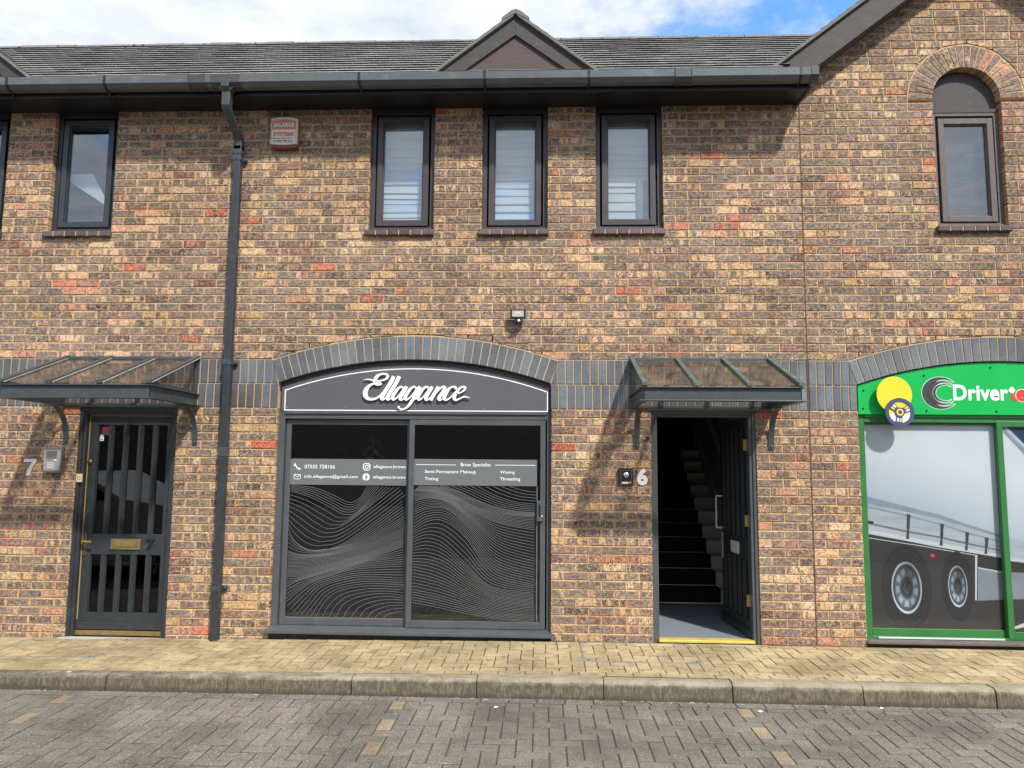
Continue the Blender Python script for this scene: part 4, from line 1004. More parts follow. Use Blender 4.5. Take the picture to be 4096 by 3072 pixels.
STR = [[(365, 148, 4), (400, 139, 12), (440, 137, 18), (480, 145, 22), (530, 165, 26)],
       [(538, 195, 44), (540, 165, 56), (545, 130, 60), (578, 86, 50), (640, 59, 30), (700, 62, 36), (726, 92, 44), (702, 130, 36), (650, 152, 26), (590, 162, 20), (550, 168, 14)],
       [(528, 200, 26), (570, 212, 36), (608, 214, 30), (632, 204, 24), (616, 190, 18), (580, 184, 14), (540, 184, 20)],
       [(540, 192, 26), (490, 212, 34), (445, 242, 52), (410, 290, 72), (396, 345, 78), (414, 396, 66), (460, 424, 46), (520, 426, 38), (580, 405, 34), (636, 360, 30), (700, 275, 30), (770, 160, 30)],
       [(816, 92, 60), (792, 150, 62), (742, 240, 62), (690, 325, 62), (650, 395, 60), (644, 422, 46), (668, 432, 28), (705, 405, 18), (745, 350, 14)],
       [(900, 92, 60), (874, 150, 62), (824, 240, 62), (772, 325, 62), (732, 395, 60), (727, 422, 46), (752, 432, 28), (790, 402, 18), (830, 345, 14)],
       [(960, 262, 20), (935, 243, 30), (885, 272, 44), (838, 335, 54), (808, 395, 54), (818, 430, 38), (855, 418, 24), (900, 372, 20), (950, 300, 24), (975, 252, 28)],
       [(1012, 240, 56), (988, 285, 58), (952, 345, 56), (922, 400, 54), (920, 426, 42), (945, 434, 26), (985, 405, 18), (1020, 355, 14)],
       [(1150, 262, 20), (1125, 243, 30), (1075, 272, 44), (1026, 335, 54), (996, 395, 54), (1006, 430, 38), (1045, 418, 24), (1095, 372, 20), (1145, 300, 24), (1170, 252, 28)],
       [(1212, 240, 56), (1186, 290, 56), (1142, 370, 56), (1092, 458, 50), (1040, 528, 38), (990, 562, 24), (945, 569, 18), (912, 556, 26), (898, 530, 46)],
       [(1120, 430, 30), (1160, 410, 20), (1205, 355, 14)],
       [(1335, 262, 20), (1310, 243, 30), (1262, 272, 44), (1215, 335, 54), (1186, 395, 54), (1196, 430, 38), (1235, 418, 24), (1280, 372, 20), (1330, 300, 24), (1352, 252, 28)],
       [(1392, 240, 56), (1368, 285, 58), (1332, 345, 56), (1304, 400, 54), (1302, 426, 42), (1325, 434, 26), (1365, 400, 18)],
       [(1485, 240, 56), (1462, 285, 58), (1420, 355, 58), (1372, 440, 56)],
       [(1430, 370, 14), (1480, 305, 20), (1530, 256, 32), (1574, 250, 54), (1572, 290, 56), (1530, 352, 56), (1500, 398, 54), (1497, 425, 44), (1522, 434, 26), (1560, 405, 16)],
       [(1738, 278, 30), (1742, 256, 44), (1712, 242, 32), (1672, 250, 30), (1632, 285, 48), (1598, 342, 56), (1576, 395, 56), (1590, 430, 38), (1640, 418, 24), (1690, 372, 16), (1725, 325, 14)],
       [(1745, 348, 18), (1815, 326, 20), (1865, 292, 32), (1884, 256, 36), (1860, 240, 26), (1820, 252, 32), (1772, 300, 48), (1734, 360, 56), (1722, 405, 54), (1745, 434, 34), (1790, 420, 22), (1850, 390, 24), (1900, 386, 20), (1958, 405, 4)]]
mb = MB()
for i, s in enumerate(STR):
    pts = [(-1.640+(a-358)*.000616, 2.099+(445-b)*.00063, c*.00056) for a, b, c in spline(s, 8)]
    mb.ribbon(pts, .022-i*.00025, 0, .010)
mb.build('script_lettering', M['white'], sign)

# ------------------------------------------------------------------ green shopfront on the right
gf = shopframe(2.795, 5.265, S2, M['greenf'], gab, 0); gf['label'] = 'green framed shopfront with lorry picture on the glass'
mb = MB(); mb.prismx([(-.03, .035), (-.03, .055), (.10, .070), (.10, .035)], 2.78, 5.28); mb.build('sill', M['brownw'], gf, bevel=.003)
mb = MB(); mb.box(2.80, 5.27, .035, .2, -.1, .036); mb.build('plinth', M['damp'], gab)
mb = MB(); mb.box(2.90, 3.96, .040, .048, .070, .082); mb.build('track', M['alu'], gf)
mb = MB(); frame_box(mb, 2.838, 4.04, .075, 1.945, .085, .12, .034, bot=.07); frame_box(mb, 4.0, 5.22, .075, 1.945, .045, .080, .05, bot=.065); mb.build('sashes', M['greenf'], gf, bevel=.003)
def wheelprint():
    m, t, b, o = newmat('wheel_print'); x, y, _ = t.xyz(t.attr('loc')); r = t.m('SQRT', t.m('ADD', t.m('MULTIPLY', x, x), t.m('MULTIPLY', y, y))); a = t.m('ARCTAN2', y, x)
    ch = (.042, .040, .039); ty = (.021, .021, .022)
    c = t.ramp(t.m('DIVIDE', r, 1.75), [(0, (.10, .11, .12)), (.05, (.03, .03, .035)), (.10, (.09, .10, .11)), (.14, (.03, .03, .035)), (.23, (.055, .06, .065)), (.27, (.16, .19, .21)), (.33, (.34, .41, .46)), (.41, (.30, .36, .40)), (.455, (.07, .08, .09)), (.52, (.05, .055, .06)), (.545, (.62, .70, .75)), (.575, (.40, .45, .48)), (.60, ty), (.74, (.03, .03, .03)), (.77, ty), (.84, (.034, .033, .033)), (.93, ty), (1, ch)])
    w1 = t.m('MULTIPLY', t.ss(t.m('SINE', t.m('ADD', t.m('MULTIPLY', a, 9.), .6)), -.2, .9), t.m('MULTIPLY', t.ss(r, .48, .56), t.ss(r, .80, .72)))
    c = t.mix(t.m('MULTIPLY', w1, .75), c, (.05, .055, .06))
    k = t.m('ADD', .78, t.m('MULTIPLY', .42, t.m('SINE', t.m('ADD', t.m('MULTIPLY', a, 1.), 3.6)))); k = t.m('ADD', k, t.m('MULTIPLY', t.m('SINE', t.m('ADD', t.m('MULTIPLY', a, 3.), 1.)), .14))
    k = t.mix(t.ss(r, .98, 1.02), t.comb(k, k, k), (1, 1, 1)); c = t.mix(1., c, k, 'MULTIPLY'); t.put(b.inputs['Base Color'], c); b.inputs['Roughness'].default_value = .35; return m
def gradient_print():
    m, t, b, o = newmat('lorry_curtain_print'); x, y, z = t.xyz(t.pos())
    f = t.m('ADD', t.m('MULTIPLY', z, .9), t.m('MULTIPLY', x, .32))     # the printed picture runs from blue-grey to silver across its own drawing
    c = t.ramp(t.m('SUBTRACT', f, 1.6), [(.22, (.24, .32, .42)), (.5, (.44, .51, .58)), (.8, (.62, .65, .67)), (1, (.70, .72, .73))])
    c = t.mix(t.m('MULTIPLY', t.ss(t.noise(t.pos(), 3., 4.), .4, .7), .25), c, (.60, .63, .64)); t.put(b.inputs['Base Color'], c); b.inputs['Roughness'].default_value = .3; return m
M['curtain'] = gradient_print(); M['rail'] = paint('silver_rail_print', (.42, .46, .49), .3, .25, 5., bmp=0., stretch=(.4, 1, 3)); M['rail2'] = paint('pale_rail_print', (.58, .61, .62), .3, .1, 5., bmp=0.)
M['chassis'] = paint('chassis_print', (.042, .040, .039), .35, .15, 2., bmp=0.); M['tyre'] = paint('tyre_print', (.020, .020, .021), .35, .1, 5., bmp=0.); M['tyre2'] = paint('tread_print', (.032, .031, .031), .35, .1, 5., bmp=0.)
M['rim'] = paint('rim_print', (.24, .285, .315), .3, .9, 22., bmp=0.); M['rimd'] = paint('hub_print', (.07, .08, .09), .3, .3, 18., bmp=0.); M['lbox'] = paint('grey_box_print', (.25, .27, .31), .3, .1, 4., bmp=0.); M['wscreen'] = paint('windscreen_print', (.03, .06, .10), .3, .2, 4., bmp=0.)
QG = [((298, 478), (2.868, 1.900)), ((915, 480), (4.002, 1.902)), ((342, 1435), (2.872, .146)), ((972, 1442), (4.002, .150))]
G = lambda x, y: bil(QG, x, y)
mb = MB(); mb.poly([(2.862, .146), (4.01, .146), (4.01, 1.915), (2.862, 1.915)], .106, 0)
mb.poly([G(*p) for p in ((280, 812), (660, 905), (990, 1012), (990, 1110), (650, 1050), (280, 985))], .1055, 1)
mb.poly([G(*p) for p in ((280, 970), (500, 1010), (660, 1038), (990, 1098), (990, 1112), (650, 1058), (500, 1030), (280, 992))], .105, 2)
mb.poly([G(*p) for p in ((280, 992), (500, 1030), (650, 1058), (990, 1112), (1010, 1460), (280, 1460))], .1045, 3)
mb.ribbon([(*G(280, 1012), .006), (*G(560, 1052), .006), (*G(838, 1096), .006)], .1043, 2)
mb.poly([G(*p) for p in ((280, 812), (660, 905), (990, 1012), (990, 1022), (660, 925), (280, 845))], .1052, 9)
mb.ribbon([(*G(280, 862), .012), (*G(480, 905), .020), (*G(660, 948), .012), (*G(800, 992), .018), (*G(990, 1040), .010)], .1050, 9)
mb.ribbon([(*G(280, 940), .012), (*G(500, 985), .020), (*G(660, 1012), .014), (*G(800, 1042), .018), (*G(990, 1080), .010)], .1050, 13)
mb.poly([G(*p) for p in ((832, 1094), (842, 1094), (840, 1308), (832, 1305))], .1042, 2)
mb.poly([G(*p) for p in ((845, 1152), (1000, 1180), (1000, 1300), (845, 1308))], .104, 8)
mb.ribbon([(*G(845, 1154), .012), (*G(1000, 1182), .012)], .1038, 2)
for cx, cz, rx, rz, px_ in (((508), 1252, 70, 118, 0), (750, 1243, 44, 94, 0)):
    C = G(cx, cz); E = G(cx+rx, cz); T_ = G(cx, cz-rz); ax, az = E[0]-C[0], T_[1]-C[1]
    n_ = 72; rr = 1.75; o = len(mb.v)
    for q in (0., .5, 1., rr):
        for k in range(n_): t_ = 2*math.pi*k/n_; mb.v.append((C[0]+ax*q*math.cos(t_), .1030, C[1]+az*q*math.sin(t_))); mb.loc.append((q*math.cos(t_), q*math.sin(t_), 0)); mb.dim.append((1, 1, 0)); mb.rnd.append((.5, .5, .5))
    fs = [(o+i*n_+k, o+i*n_+(k+1) % n_, o+(i+1)*n_+(k+1) % n_, o+(i+1)*n_+k) for i in range(3) for k in range(n_)]; mb.f += fs; mb.mi += [14]*len(fs); mb.tag = True
for sx, s0, s1 in ((517, 905, 1022), (676, 950, 1052), (795, 988, 1072), (887, 1012, 1088)):
    a = G(sx, s0); b = G(sx-2, (s0*.4+s1*.6)); c = G(sx-5, s1); mb.ribbon([(a[0], a[1], .034), (a[0]*.5+b[0]*.5, a[1]*.5+b[1]*.5, .024), (b[0], b[1], .028)], .1040, 10); mb.ribbon([(*b, .014), (*c, .026)], .1038, 10)
mb.poly([G(*p) for p in ((621, 1092), (640, 1092), (640, 1107), (621, 1107))], .1040, 11)
mb.poly([G(*p) for p in ((318, 936), (350, 941), (350, 951), (318, 950))], .1036, 4)
# second pane continues the picture
mb.poly([(4.055, .146), (5.2, .146), (5.2, 1.90), (4.055, 1.90)], .068, 0)
mb.poly([(4.055, 1.86), (4.055, 1.90), (5.2, 1.90), (5.2, 1.0), (4.8, 1.0)], .0676, 9) ; mb.poly([(4.10, 1.90), (5.2, 1.90), (5.2, 1.05), (4.9, 1.05)], .0673, 12); mb.ribbon([(4.075, 1.90, .02), (4.45, 1.50, .02), (4.85, 1.0, .02)], .067, 2)
mb.poly([(4.055, .93), (5.2, .72), (5.2, .6), (4.055, .745)], .0668, 1); mb.poly([(4.055, .765), (5.2, .62), (5.2, .60), (4.055, .735)], .0665, 2)
mb.poly([(4.055, .735), (5.2, .60), (5.2, .146), (4.055, .146)], .0663, 3); mb.poly([(4.055, .64), (5.0, .60), (5.0, .44), (4.055, .41)], .066, 8); mb.ribbon([(4.06, .17, .02), (4.2, .215, .04), (4.4, .24, .03)], .0658, 2)
mb.build('printed_film', [M['curtain'], M['rail'], M['rail2'], M['chassis'], M['tyre'], M['tyre2'], M['rim'], M['rimd'], M['lbox'], paint('shade_print', (.27, .32, .37), .3, .3, 8., bmp=0.), paint('buckle_print', (.055, .06, .065), .3, .6, 40., bmp=0.), M['red'], M['wscreen'], paint('fold_print', (.17, .19, .21), .3, .3, 8., bmp=0.), wheelprint()], gf, flipcheck=False)
mb = MB(); mb.box(2.865, 4.008, .096, .099, .143, 1.92); mb.box(4.045, 5.18, .058, .061, .14, 1.90); mb.build('glass', glassmat('film_glass', (.93, .94, .95), 1.45), gf)
sg = MB(); sg.prism(archpoly(S2, 2.80, 5.26, 1.998, ARC['R']-.008, ARC['cz']), .020, .036)
gsign = sg.build('shop_sign', M['green'], None, bevel=.002); tagp(gsign, 'bright green arched shop sign with white and red Driverte lettering above the lorry window', 'shop sign')
yb = .0185
mb = MB()
for k, (cx, r, wdt) in enumerate(((3.520, .163, .052), (3.535, .124, .036), (3.545, .092, .022))):
    pts = []; ptw = []
    for i in range(41):
        t_ = math.radians(42+276*i/40); w_ = wdt*max(.02, math.sin(math.pi*i/40)**1.1); rr = r-w_/2
        pts.append((cx+rr*math.cos(t_)*1.0, 2.190+rr*math.sin(t_)*.86, w_)); ptw.append((cx+rr*math.cos(t_), 2.190+rr*math.sin(t_)*.86, w_+.009))
    mb.ribbon(ptw, yb, 1); mb.ribbon(pts, yb-.0006, 0)
mb.build('crescent_logo', [M['darkgrey'], paint('mint_outline', (.55, .80, .62), .5, .03, 3., bmp=0.)], gsign, flipcheck=False)
lettering('lettering', [('Driver', 3.627, 4.102, 2.124, 2.266, yb, .03)], M['white'], gsign)
mb = MB(); mb.ribbon([(4.134, 2.246, .028), (4.134, 2.19, .028)], yb-.0004); mb.box(4.106, 4.160, yb-.001, yb-.0002, 2.206, 2.228); mb.build('white_letter_top', M['white'], gsign, flipcheck=False)
mb = MB(); mb.ribbon(spline([(4.134, 2.192, .028), (4.134, 2.160, .028), (4.144, 2.138, .028), (4.168, 2.132, .024)], 5), yb-.0012, 0)
mb.build('red_letter_tail', M['red'], gsign, flipcheck=False)
lettering('letter_outline', [('e', 4.160, 4.272, 2.112, 2.230, yb-.0004, .075)], M['printy'], gsign)
lettering('red_letter', [('e', 4.167, 4.265, 2.119, 2.223, yb-.0012, .04)], M['red'], gsign)
for x, z in ((2.84, 2.05), (2.85, 2.21), (3.39, 2.032), (3.38, 2.345), (3.99, 2.03), (3.96, 2.42), (4.7, 2.03), (4.7, 2.36)): MB().lathe([(.008, .018), (.007, .012), (.001, .012)], (x, 0, z), 10, 'y').build('screw', M['black'], gsign)
# round yellow board with a steering wheel cut-out, fixed in front of the sign (plain, without any face)
rs = empty('wheel_sign', (3.09, -.05, 2.1), 'round yellow board with navy steering wheel fixed over the corner of the green sign', 'sign')
mb = MB(); pts = [(3.085+.152*math.cos(t), 2.168+.158*math.sin(t)) for t in [i*math.pi/24 for i in range(48)]]; mb.prism(pts, -.050, -.044); mb.build('yellow_disc', M['yellow'], rs, bevel=.001)
wx, wz = 3.118, 2.012
def annulus(mb, cx, cz, ro, ri_, y0, y1, m=0, n=40):
    for k in range(n):
        a, b = 2*math.pi*k/n, 2*math.pi*(k+1)/n; p = lambda r, t: (cx+r*math.cos(t), cz+r*math.sin(t))
        mb.prism([p(ri_, a), p(ri_, b), p(ro, b), p(ro, a)], y0, y1, m)
mb = MB(); mb.prism([(wx+.10*math.cos(i*math.pi/16), wz+.10*math.sin(i*math.pi/16)) for i in range(32)], -.060, -.055, 1)
mb.prism([(wx+.10*math.cos(math.radians(t)), wz+.10*math.sin(math.radians(t))) for t in range(10, 200, 10)], -.0615, -.0598, 2)
annulus(mb, wx, wz, .125, .094, -.068, -.056); mb.prism([(wx+.042*math.cos(i*math.pi/12), wz+.042*math.sin(i*math.pi/12)) for i in range(24)], -.068, -.061)
for a in (140, 25, -97):
    d = (math.cos(math.radians(a)), math.sin(math.radians(a))); nn = (-d[1], d[0]); q = lambda r, s: (wx+d[0]*r+nn[0]*s, wz+d[1]*r+nn[1]*s)
    mb.prism([q(.03, -.024), q(.098, -.03), q(.098, .03), q(.03, .024)], -.067, -.0605)
    for s in (-.012, .012): mb.prism([q(.052, s-.007), q(.084, s-.008), q(.084, s+.008), q(.052, s+.007)], -.0685, -.0665, 1 if s < 0 else 2)
annulus(mb, wx, wz, .030, .018, -.0695, -.0675, 2, 24)
mb.box(3.07, 3.11, -.044, .02, 2.12, 2.16); mb.build('steering_wheel', [M['navy'], M['white'], M['yellow']], rs)

# ------------------------------------------------------------------ small things fixed on the wall
al = empty('alarm_box', (-2.435, 0, 4.5), 'cream and faded red security alarm box high on the wall right of the downpipe', 'alarm box')
def rounded(x0, x1, z0, z1, bow, n=10):
    p = [(x0, z0), (x1, z0)] if not bow else [(x0+(x1-x0)*i/n, z0-bow*.5*math.sin(math.pi*i/n)) for i in range(n+1)]
    return p+[(x1+(x0-x1)*i/n, z1+bow*math.sin(math.pi*i/n)) for i in range(n+1)]
mb = MB(); mb.prism(rounded(-2.562, -2.312, 4.502, 4.745, .018), -.075, -.03); mb.build('cover', M['printy'], al, bevel=.004)
mb = MB(); mb.prism(rounded(-2.556, -2.316, 4.472, 4.74, .014), -.060, .0); mb.build('base', M['maroon'], al, bevel=.006)
mb = MB(); mb.prism([(-2.548, 4.640), (-2.326, 4.640)]+[(-2.326-.222*i/10, 4.722+.016*math.sin(math.pi*i/10)) for i in range(11)], -.0765, -.074); mb.build('red_panel', M['salmon'], al)
mb = MB(); mb.ribbon([(x, z, .0022) for x, z in rounded(-2.551, -2.323, 4.516, 4.730, .014)]+[(-2.551, 4.516, .0022)], -.0769); mb.build('outline', M['darkgrey'], al, flipcheck=False)
lettering('lettering_shadow', [('BALANCE', -2.530, -2.337, 4.659, 4.701, -.0775, .07)], M['darkgrey'], al)
lettering('lettering', [('BALANCE', -2.533, -2.340, 4.662, 4.704, -.0783, .055)], M['printy'], al)
lettering('lettering', [('SYSTEMS', -2.536, -2.340, 4.575, 4.616, -.0775, .06)], M['salmon'], al)
lettering('lettering', [('FIRE & SECURITY', -2.545, -2.334, 4.548, 4.560, -.0775, .02), ('01489 781272', -2.535, -2.348, 4.520, 4.538, -.0775, .03)], M['maroon'], al)

fl = empty('floodlight', (-.22, 0, 2.87), 'small black security floodlight with motion sensor below, above the Ellagance sign', 'floodlight')
mb = MB(); mb.prism([(-.293, 2.838), (-.153, 2.838), (-.153, 2.922), (-.293, 2.922)], -.085, -.055); mb.box(-.24, -.20, -.055, .0, 2.86, 2.89); mb.build('housing', M['black'], fl, bevel=.004)
mb = MB(); mb.box(-.275, -.171, -.088, -.084, 2.853, 2.908); mb.box(-.248, -.205, -.0885, -.088, 2.885, 2.897, 1); mb.build('lens', [M['led'], M['cream']], fl)
mb = MB(); mb.box(-.232, -.185, -.07, -.03, 2.815, 2.84); mb.add([(-.250, -.10, 2.83), (-.180, -.10, 2.838), (-.182, -.10, 2.806), (-.248, -.10, 2.796), (-.250, -.05, 2.83), (-.180, -.05, 2.838), (-.182, -.05, 2.806), (-.248, -.05, 2.796)], [(0, 1, 2, 3), (4, 7, 6, 5), (0, 4, 5, 1), (2, 6, 7, 3), (0, 3, 7, 4), (1, 5, 6, 2)]); mb.build('sensor', M['black'], fl, bevel=.003)
mb = MB(); mb.lathe([(.0125, -.10), (.011, -.107), (.004, -.111)], (-.214, 0, 2.815), 14, 'y'); mb.build('sensor_eye', M['white'], fl, smooth=True)
mb = MB(); mb.tube(spline([(-.21, -.05, 2.81), (-.195, -.04, 2.78), (-.215, -.012, 2.775), (-.235, -.004, 2.80)], 5), .003, 6); mb.build('cable', M['black'], fl)

ic = empty('door_entry_panel', (-4.42, 0, 1.41), 'silver entry phone with keypad on the wall left of door 7', 'entry phone')
mb = MB(); mb.box(-4.535, -4.365, -.055, .0, 1.418, 1.650); mb.build('housing', M['steeld'], ic, bevel=.006)
mb = MB(); mb.box(-4.526, -4.374, -.058, -.054, 1.43, 1.636); mb.box(-4.526, -4.374, -.0585, -.056, 1.43, 1.442, 1); mb.box(-4.526, -4.374, -.0585, -.056, 1.626, 1.636, 1); mb.build('faceplate', [M['facepl'], M['steeld']], ic)
mb = MB()
for k in range(7): mb.box(-4.508, -4.408, -.0600, -.0585, 1.612-k*.0105, 1.616-k*.0105)
mb.build('speaker_grille', M['black'], ic)
mb = MB(); mb.box(-4.490, -4.432, -.0600, -.0585, 1.526, 1.540); mb.build('display', paint('lcd', (.30, .29, .14), .3), ic)
mb = MB(); mb.box(-4.428, -4.408, -.061, -.0585, 1.527, 1.541)
for r in range(4):
    for k in range(4): mb.box(-4.490+k*.0155, -4.478+k*.0155, -.061, -.0585, 1.505-r*.0148, 1.512-r*.0148)
mb.build('keypad', M['white'], ic)
be = empty('video_doorbell', (.738, 0, 1.35), 'black doorbell panel with round chrome camera beside the number 6', 'doorbell')
mb = MB(); mb.box(.676, .802, -.035, .0, 1.352, 1.508); mb.build('housing', M['black'], be, bevel=.004)
mb = MB(); mb.ribbon([(.690, 1.362, .002), (.690, 1.488, .002), (.788, 1.488, .002), (.788, 1.362, .002), (.690, 1.362, .002)], -.0358); mb.build('trim', M['steel'], be, flipcheck=False)
mb = MB(); mb.lathe([(.024, -.035), (.022, -.042), (.013, -.048), (.002, -.050)], (.741, 0, 1.448), 24, 'y'); mb.build('camera_dome', paint('chrome', (.8, .8, .8), .08, 0, 3., metal=1., bmp=0.), be, smooth=True)
mb = MB(); mb.box(.703, .762, -.0375, -.035, 1.370, 1.386); mb.build('name_strip', M['cream'], be)
mb = MB(); mb.lathe([(.008, -.035), (.007, -.039), (.002, -.040)], (.777, 0, 1.380), 14, 'y'); mb.build('button', M['alu'], be, smooth=True)
tagp(lettering('house_number', [('6', .838, .934, 1.356, 1.506, -.006, .05)], M['alu'], None, .006), 'brushed metal number 6 on the brick beside the doorbell panel', 'house number')
sv = MB(); sv.prism([(-4.748, 1.541), (-4.633, 1.541), (-4.633, 1.515), (-4.668, 1.46), (-4.690, 1.389), (-4.724, 1.389), (-4.706, 1.45), (-4.672, 1.513), (-4.748, 1.513)], -.008, -.002)
tagp(sv.build('house_number', M['white'], None, bevel=.001), 'white number 7 on the brick left of the silver entry phone', 'house number')

# ------------------------------------------------------------------ ground
def zb(x): return max(-.075, .004+.0105*x) if x < 0 else .004
def pz(x, y): return zb(x)+.012*y
def rz(x, y): return -.140+.3*(zb(x))-.004*abs(y+1.1)*0
def clip_rect(poly, x0, x1, y0, y1):
    for a in ((x0, 0, 1, 0), (x1, 0, -1, 0), (0, y0, 0, 1), (0, y1, 0, -1)):
        poly = cut(poly, *a)
        if len(poly) < 3: return []
    return poly
def herring(mb, x0, x1, y0, y1, zf, m, ox=0., oy=0., g=.0028, yfun=None, skip=None, cham=.003):
    s = .1
    for i in range(int((x0-ox)/s)-2, int((x1-ox)/s)+3):
        for j in range(int((y0-oy)/s)-3, int((y1-oy)/s)+3):
            v = (i-j) % 4
            if v == 0: a, b, c, d = i, i+2, j, j+1
            elif v == 2: a, b, c, d = i, i+1, j-1, j+1
            else: continue
            X0, X1, Y0, Y1 = ox+a*s+g, ox+b*s-g, oy+c*s+g, oy+d*s-g
            j_ = lambda: R.uniform(-.0013, .0013)
            P = clip_rect([(X0+j_(), Y0+j_()), (X1+j_(), Y0+j_()), (X1+j_(), Y1+j_()), (X0+j_(), Y1+j_())], x0, x1, y0, y1)
            if len(P) < 3: continue
            cx, cy = (X0+X1)/2, (Y0+Y1)/2
            if skip and skip(cx, cy): continue
            w_, h_ = max(p[0] for p in P)-min(p[0] for p in P), max(p[1] for p in P)-min(p[1] for p in P)
            if w_ < .012 or h_ < .012: continue
            z = zf(cx, cy)+R.uniform(-.0016, .0016); yl = 1. if yfun and yfun(cx, cy, v) else R.random()*.88
            mb.unit(P, -z, .03, cham, (1, 0) if v == 0 else (0, 1), (cx, cy), m, (R.random(), R.random(), yl), ((.1, .05, 0) if v == 0 else (.1, .05, 0)), 'xy')
def stretch(mb, x0, x1, y0, y1, zf, m, off=0., lng=.2):
    x = x0-off
    while x < x1:
        P = clip_rect([(x+.002, y0+.002), (x+lng-.002, y0+.002), (x+lng-.002, y1-.002), (x+.002, y1-.002)], x0, x1, y0, y1)
        if len(P) > 2 and max(p[0] for p in P)-min(p[0] for p in P) > .01:
            cx, cy = x+lng/2, (y0+y1)/2; mb.unit(P, -zf(cx, cy)-R.uniform(0, .002), .03, .003, (1, 0), (cx, cy), m, (R.random(), R.random(), R.random()*.88), (lng/2, (y1-y0)/2, 0), 'xy')
        x += lng


COV = [(.335, 1.262, -.60, -.02), (-4.52, -3.60, -.64, -.06)]
def incov(x, y): return any(a-.0 < x < b+.0 and c < y < d for a, b, c, d in COV)
mb = MB(); herring(mb, -10, 10, -.885, -.105, pz, 0, ox=.035, oy=-.005, skip=None, cham=.003)
stretch(mb, -10, 10, -.103, -.008, pz, 0, .07); stretch(mb, -10, 10, -.985, -.888, pz, 0, .12)
mb.add([(x, y, pz(x, y)-.0045) for x in (-10, -7.5, 0, 10) for y in (-1.0, .02)], [(0, 2, 3, 1), (2, 4, 5, 3), (4, 6, 7, 5)], 1)
tagp(mb.build('pavement', [M['buff'], M['dirtfill']]), kind='structure')
# inspection covers let into the paving
for k, (a, b, c, d) in enumerate(COV):
    e = empty('inspection_cover', ((a+b)/2, (c+d)/2, zb((a+b)/2)), ('recessed paving cover with steel corners in front of the open door 6', 'recessed paving cover with steel corners in front of the closed door 7')[k], 'manhole cover', 'recessed covers in the pavement')
    mb = MB(); z = lambda x, y: pz(x, y)+.002
    def strip(p, q, wd_): 
        d_ = Vector((q[0]-p[0], q[1]-p[1])).normalized()*wd_; nn = Vector((-d_.y, d_.x))
        vs = [(p[0]-nn.x, p[1]-nn.y), (q[0]-nn.x, q[1]-nn.y), (q[0]+nn.x, q[1]+nn.y), (p[0]+nn.x, p[1]+nn.y)]
        mb.add([(u, v, z(u, v)-.012) for u, v in vs]+[(u, v, z(u, v)+.002) for u, v in vs], [(0, 1, 2, 3), (7, 6, 5, 4), (0, 4, 5, 1), (1, 5, 6, 2), (2, 6, 7, 3), (3, 7, 4, 0)])
    for p, q in (((a, c), (a, d)), ((b, c), (b, d)), ((a, c), (b, c)), ((a, d), (b, d))): strip(p, q, .0035)
    mb.build('frame', M['steel'], e)
    for sx, sy, X, Y in ((1, 1, a, c), (-1, 1, b, c), (1, -1, a, d), (-1, -1, b, d)):
        mb = MB(); P = [(X, Y), (X+sx*.115, Y), (X, Y+sy*.075)]; mb.add([(u, v, z(u, v)+.003) for u, v in P]+[(u, v, z(u, v)-.01) for u, v in P], [(0, 1, 2), (3, 5, 4), (0, 3, 4, 1), (1, 4, 5, 2), (2, 5, 3, 0)]); u, v = X+sx*.04, Y+sy*.022
        mb.lathe([(.009, .0005), (.009, .0045)], (u, v, z(u, v)), 10, 'z', 1); mb.build('corner_plate', [M['steel'], M['black']], e)
# kerb stones
mb = MB(); x = -10.53+.0
k = 0
prof = [(-.988, .0), (-1.072, .001), (-1.092, -.006), (-1.104, -.022), (-1.118, -.145), (-1.118, -.20), (-.988, -.20)]
while x < 10:
    g = .004; dy = R.uniform(-.004, .004); dz_ = R.uniform(-.004, .003); n = 9
    for i in range(n):
        xa, xb_ = x+g+(.915-2*g)*i/n, x+g+(.915-2*g)*(i+1)/n
        ring_ = lambda X: [(X, y+dy, z+pz(X, -1.05)+dz_) for y, z in prof]
        mb.add(ring_(xa)+ring_(xb_), [(q, q+7, (q+1) % 7+7, (q+1) % 7) for q in range(7)]+([tuple(range(7))] if i == 0 else [])+([tuple(range(13, 6, -1))] if i == n-1 else []))
    x += .915
tagp(mb.build('kerb', M['kerb']), kind='structure')
mb = MB()
def yel(x, y, v):
    if v != 2: return False
    return any(abs(x-X) < .051 for X in (-3.4, -1.0, 1.4, 3.8, -5.8))
herring(mb, -7, 7, -6.5, -1.232, rz, 0, ox=-.05-1.0, oy=-1.10, yfun=yel, cham=.004)
stretch(mb, -7, 7, -1.23, -1.125, rz, 0, .03)
mb.add([(x, y, rz(x, y)-.005) for x in (-60, -7.5, 0, 60) for y in (-60, -1.10)], [(0, 2, 3, 1), (2, 4, 5, 3), (4, 6, 7, 5)], 1)
tagp(mb.build('road', [M['paver'], M['dirtfill']]), kind='structure')
mb = MB(); mb.add([(-400, -400, -.25), (400, -400, -.25), (400, 400, -.25), (-400, 400, -.25)], [(0, 1, 2, 3)]); tagp(mb.build('ground', M['asphalt']), kind='structure')
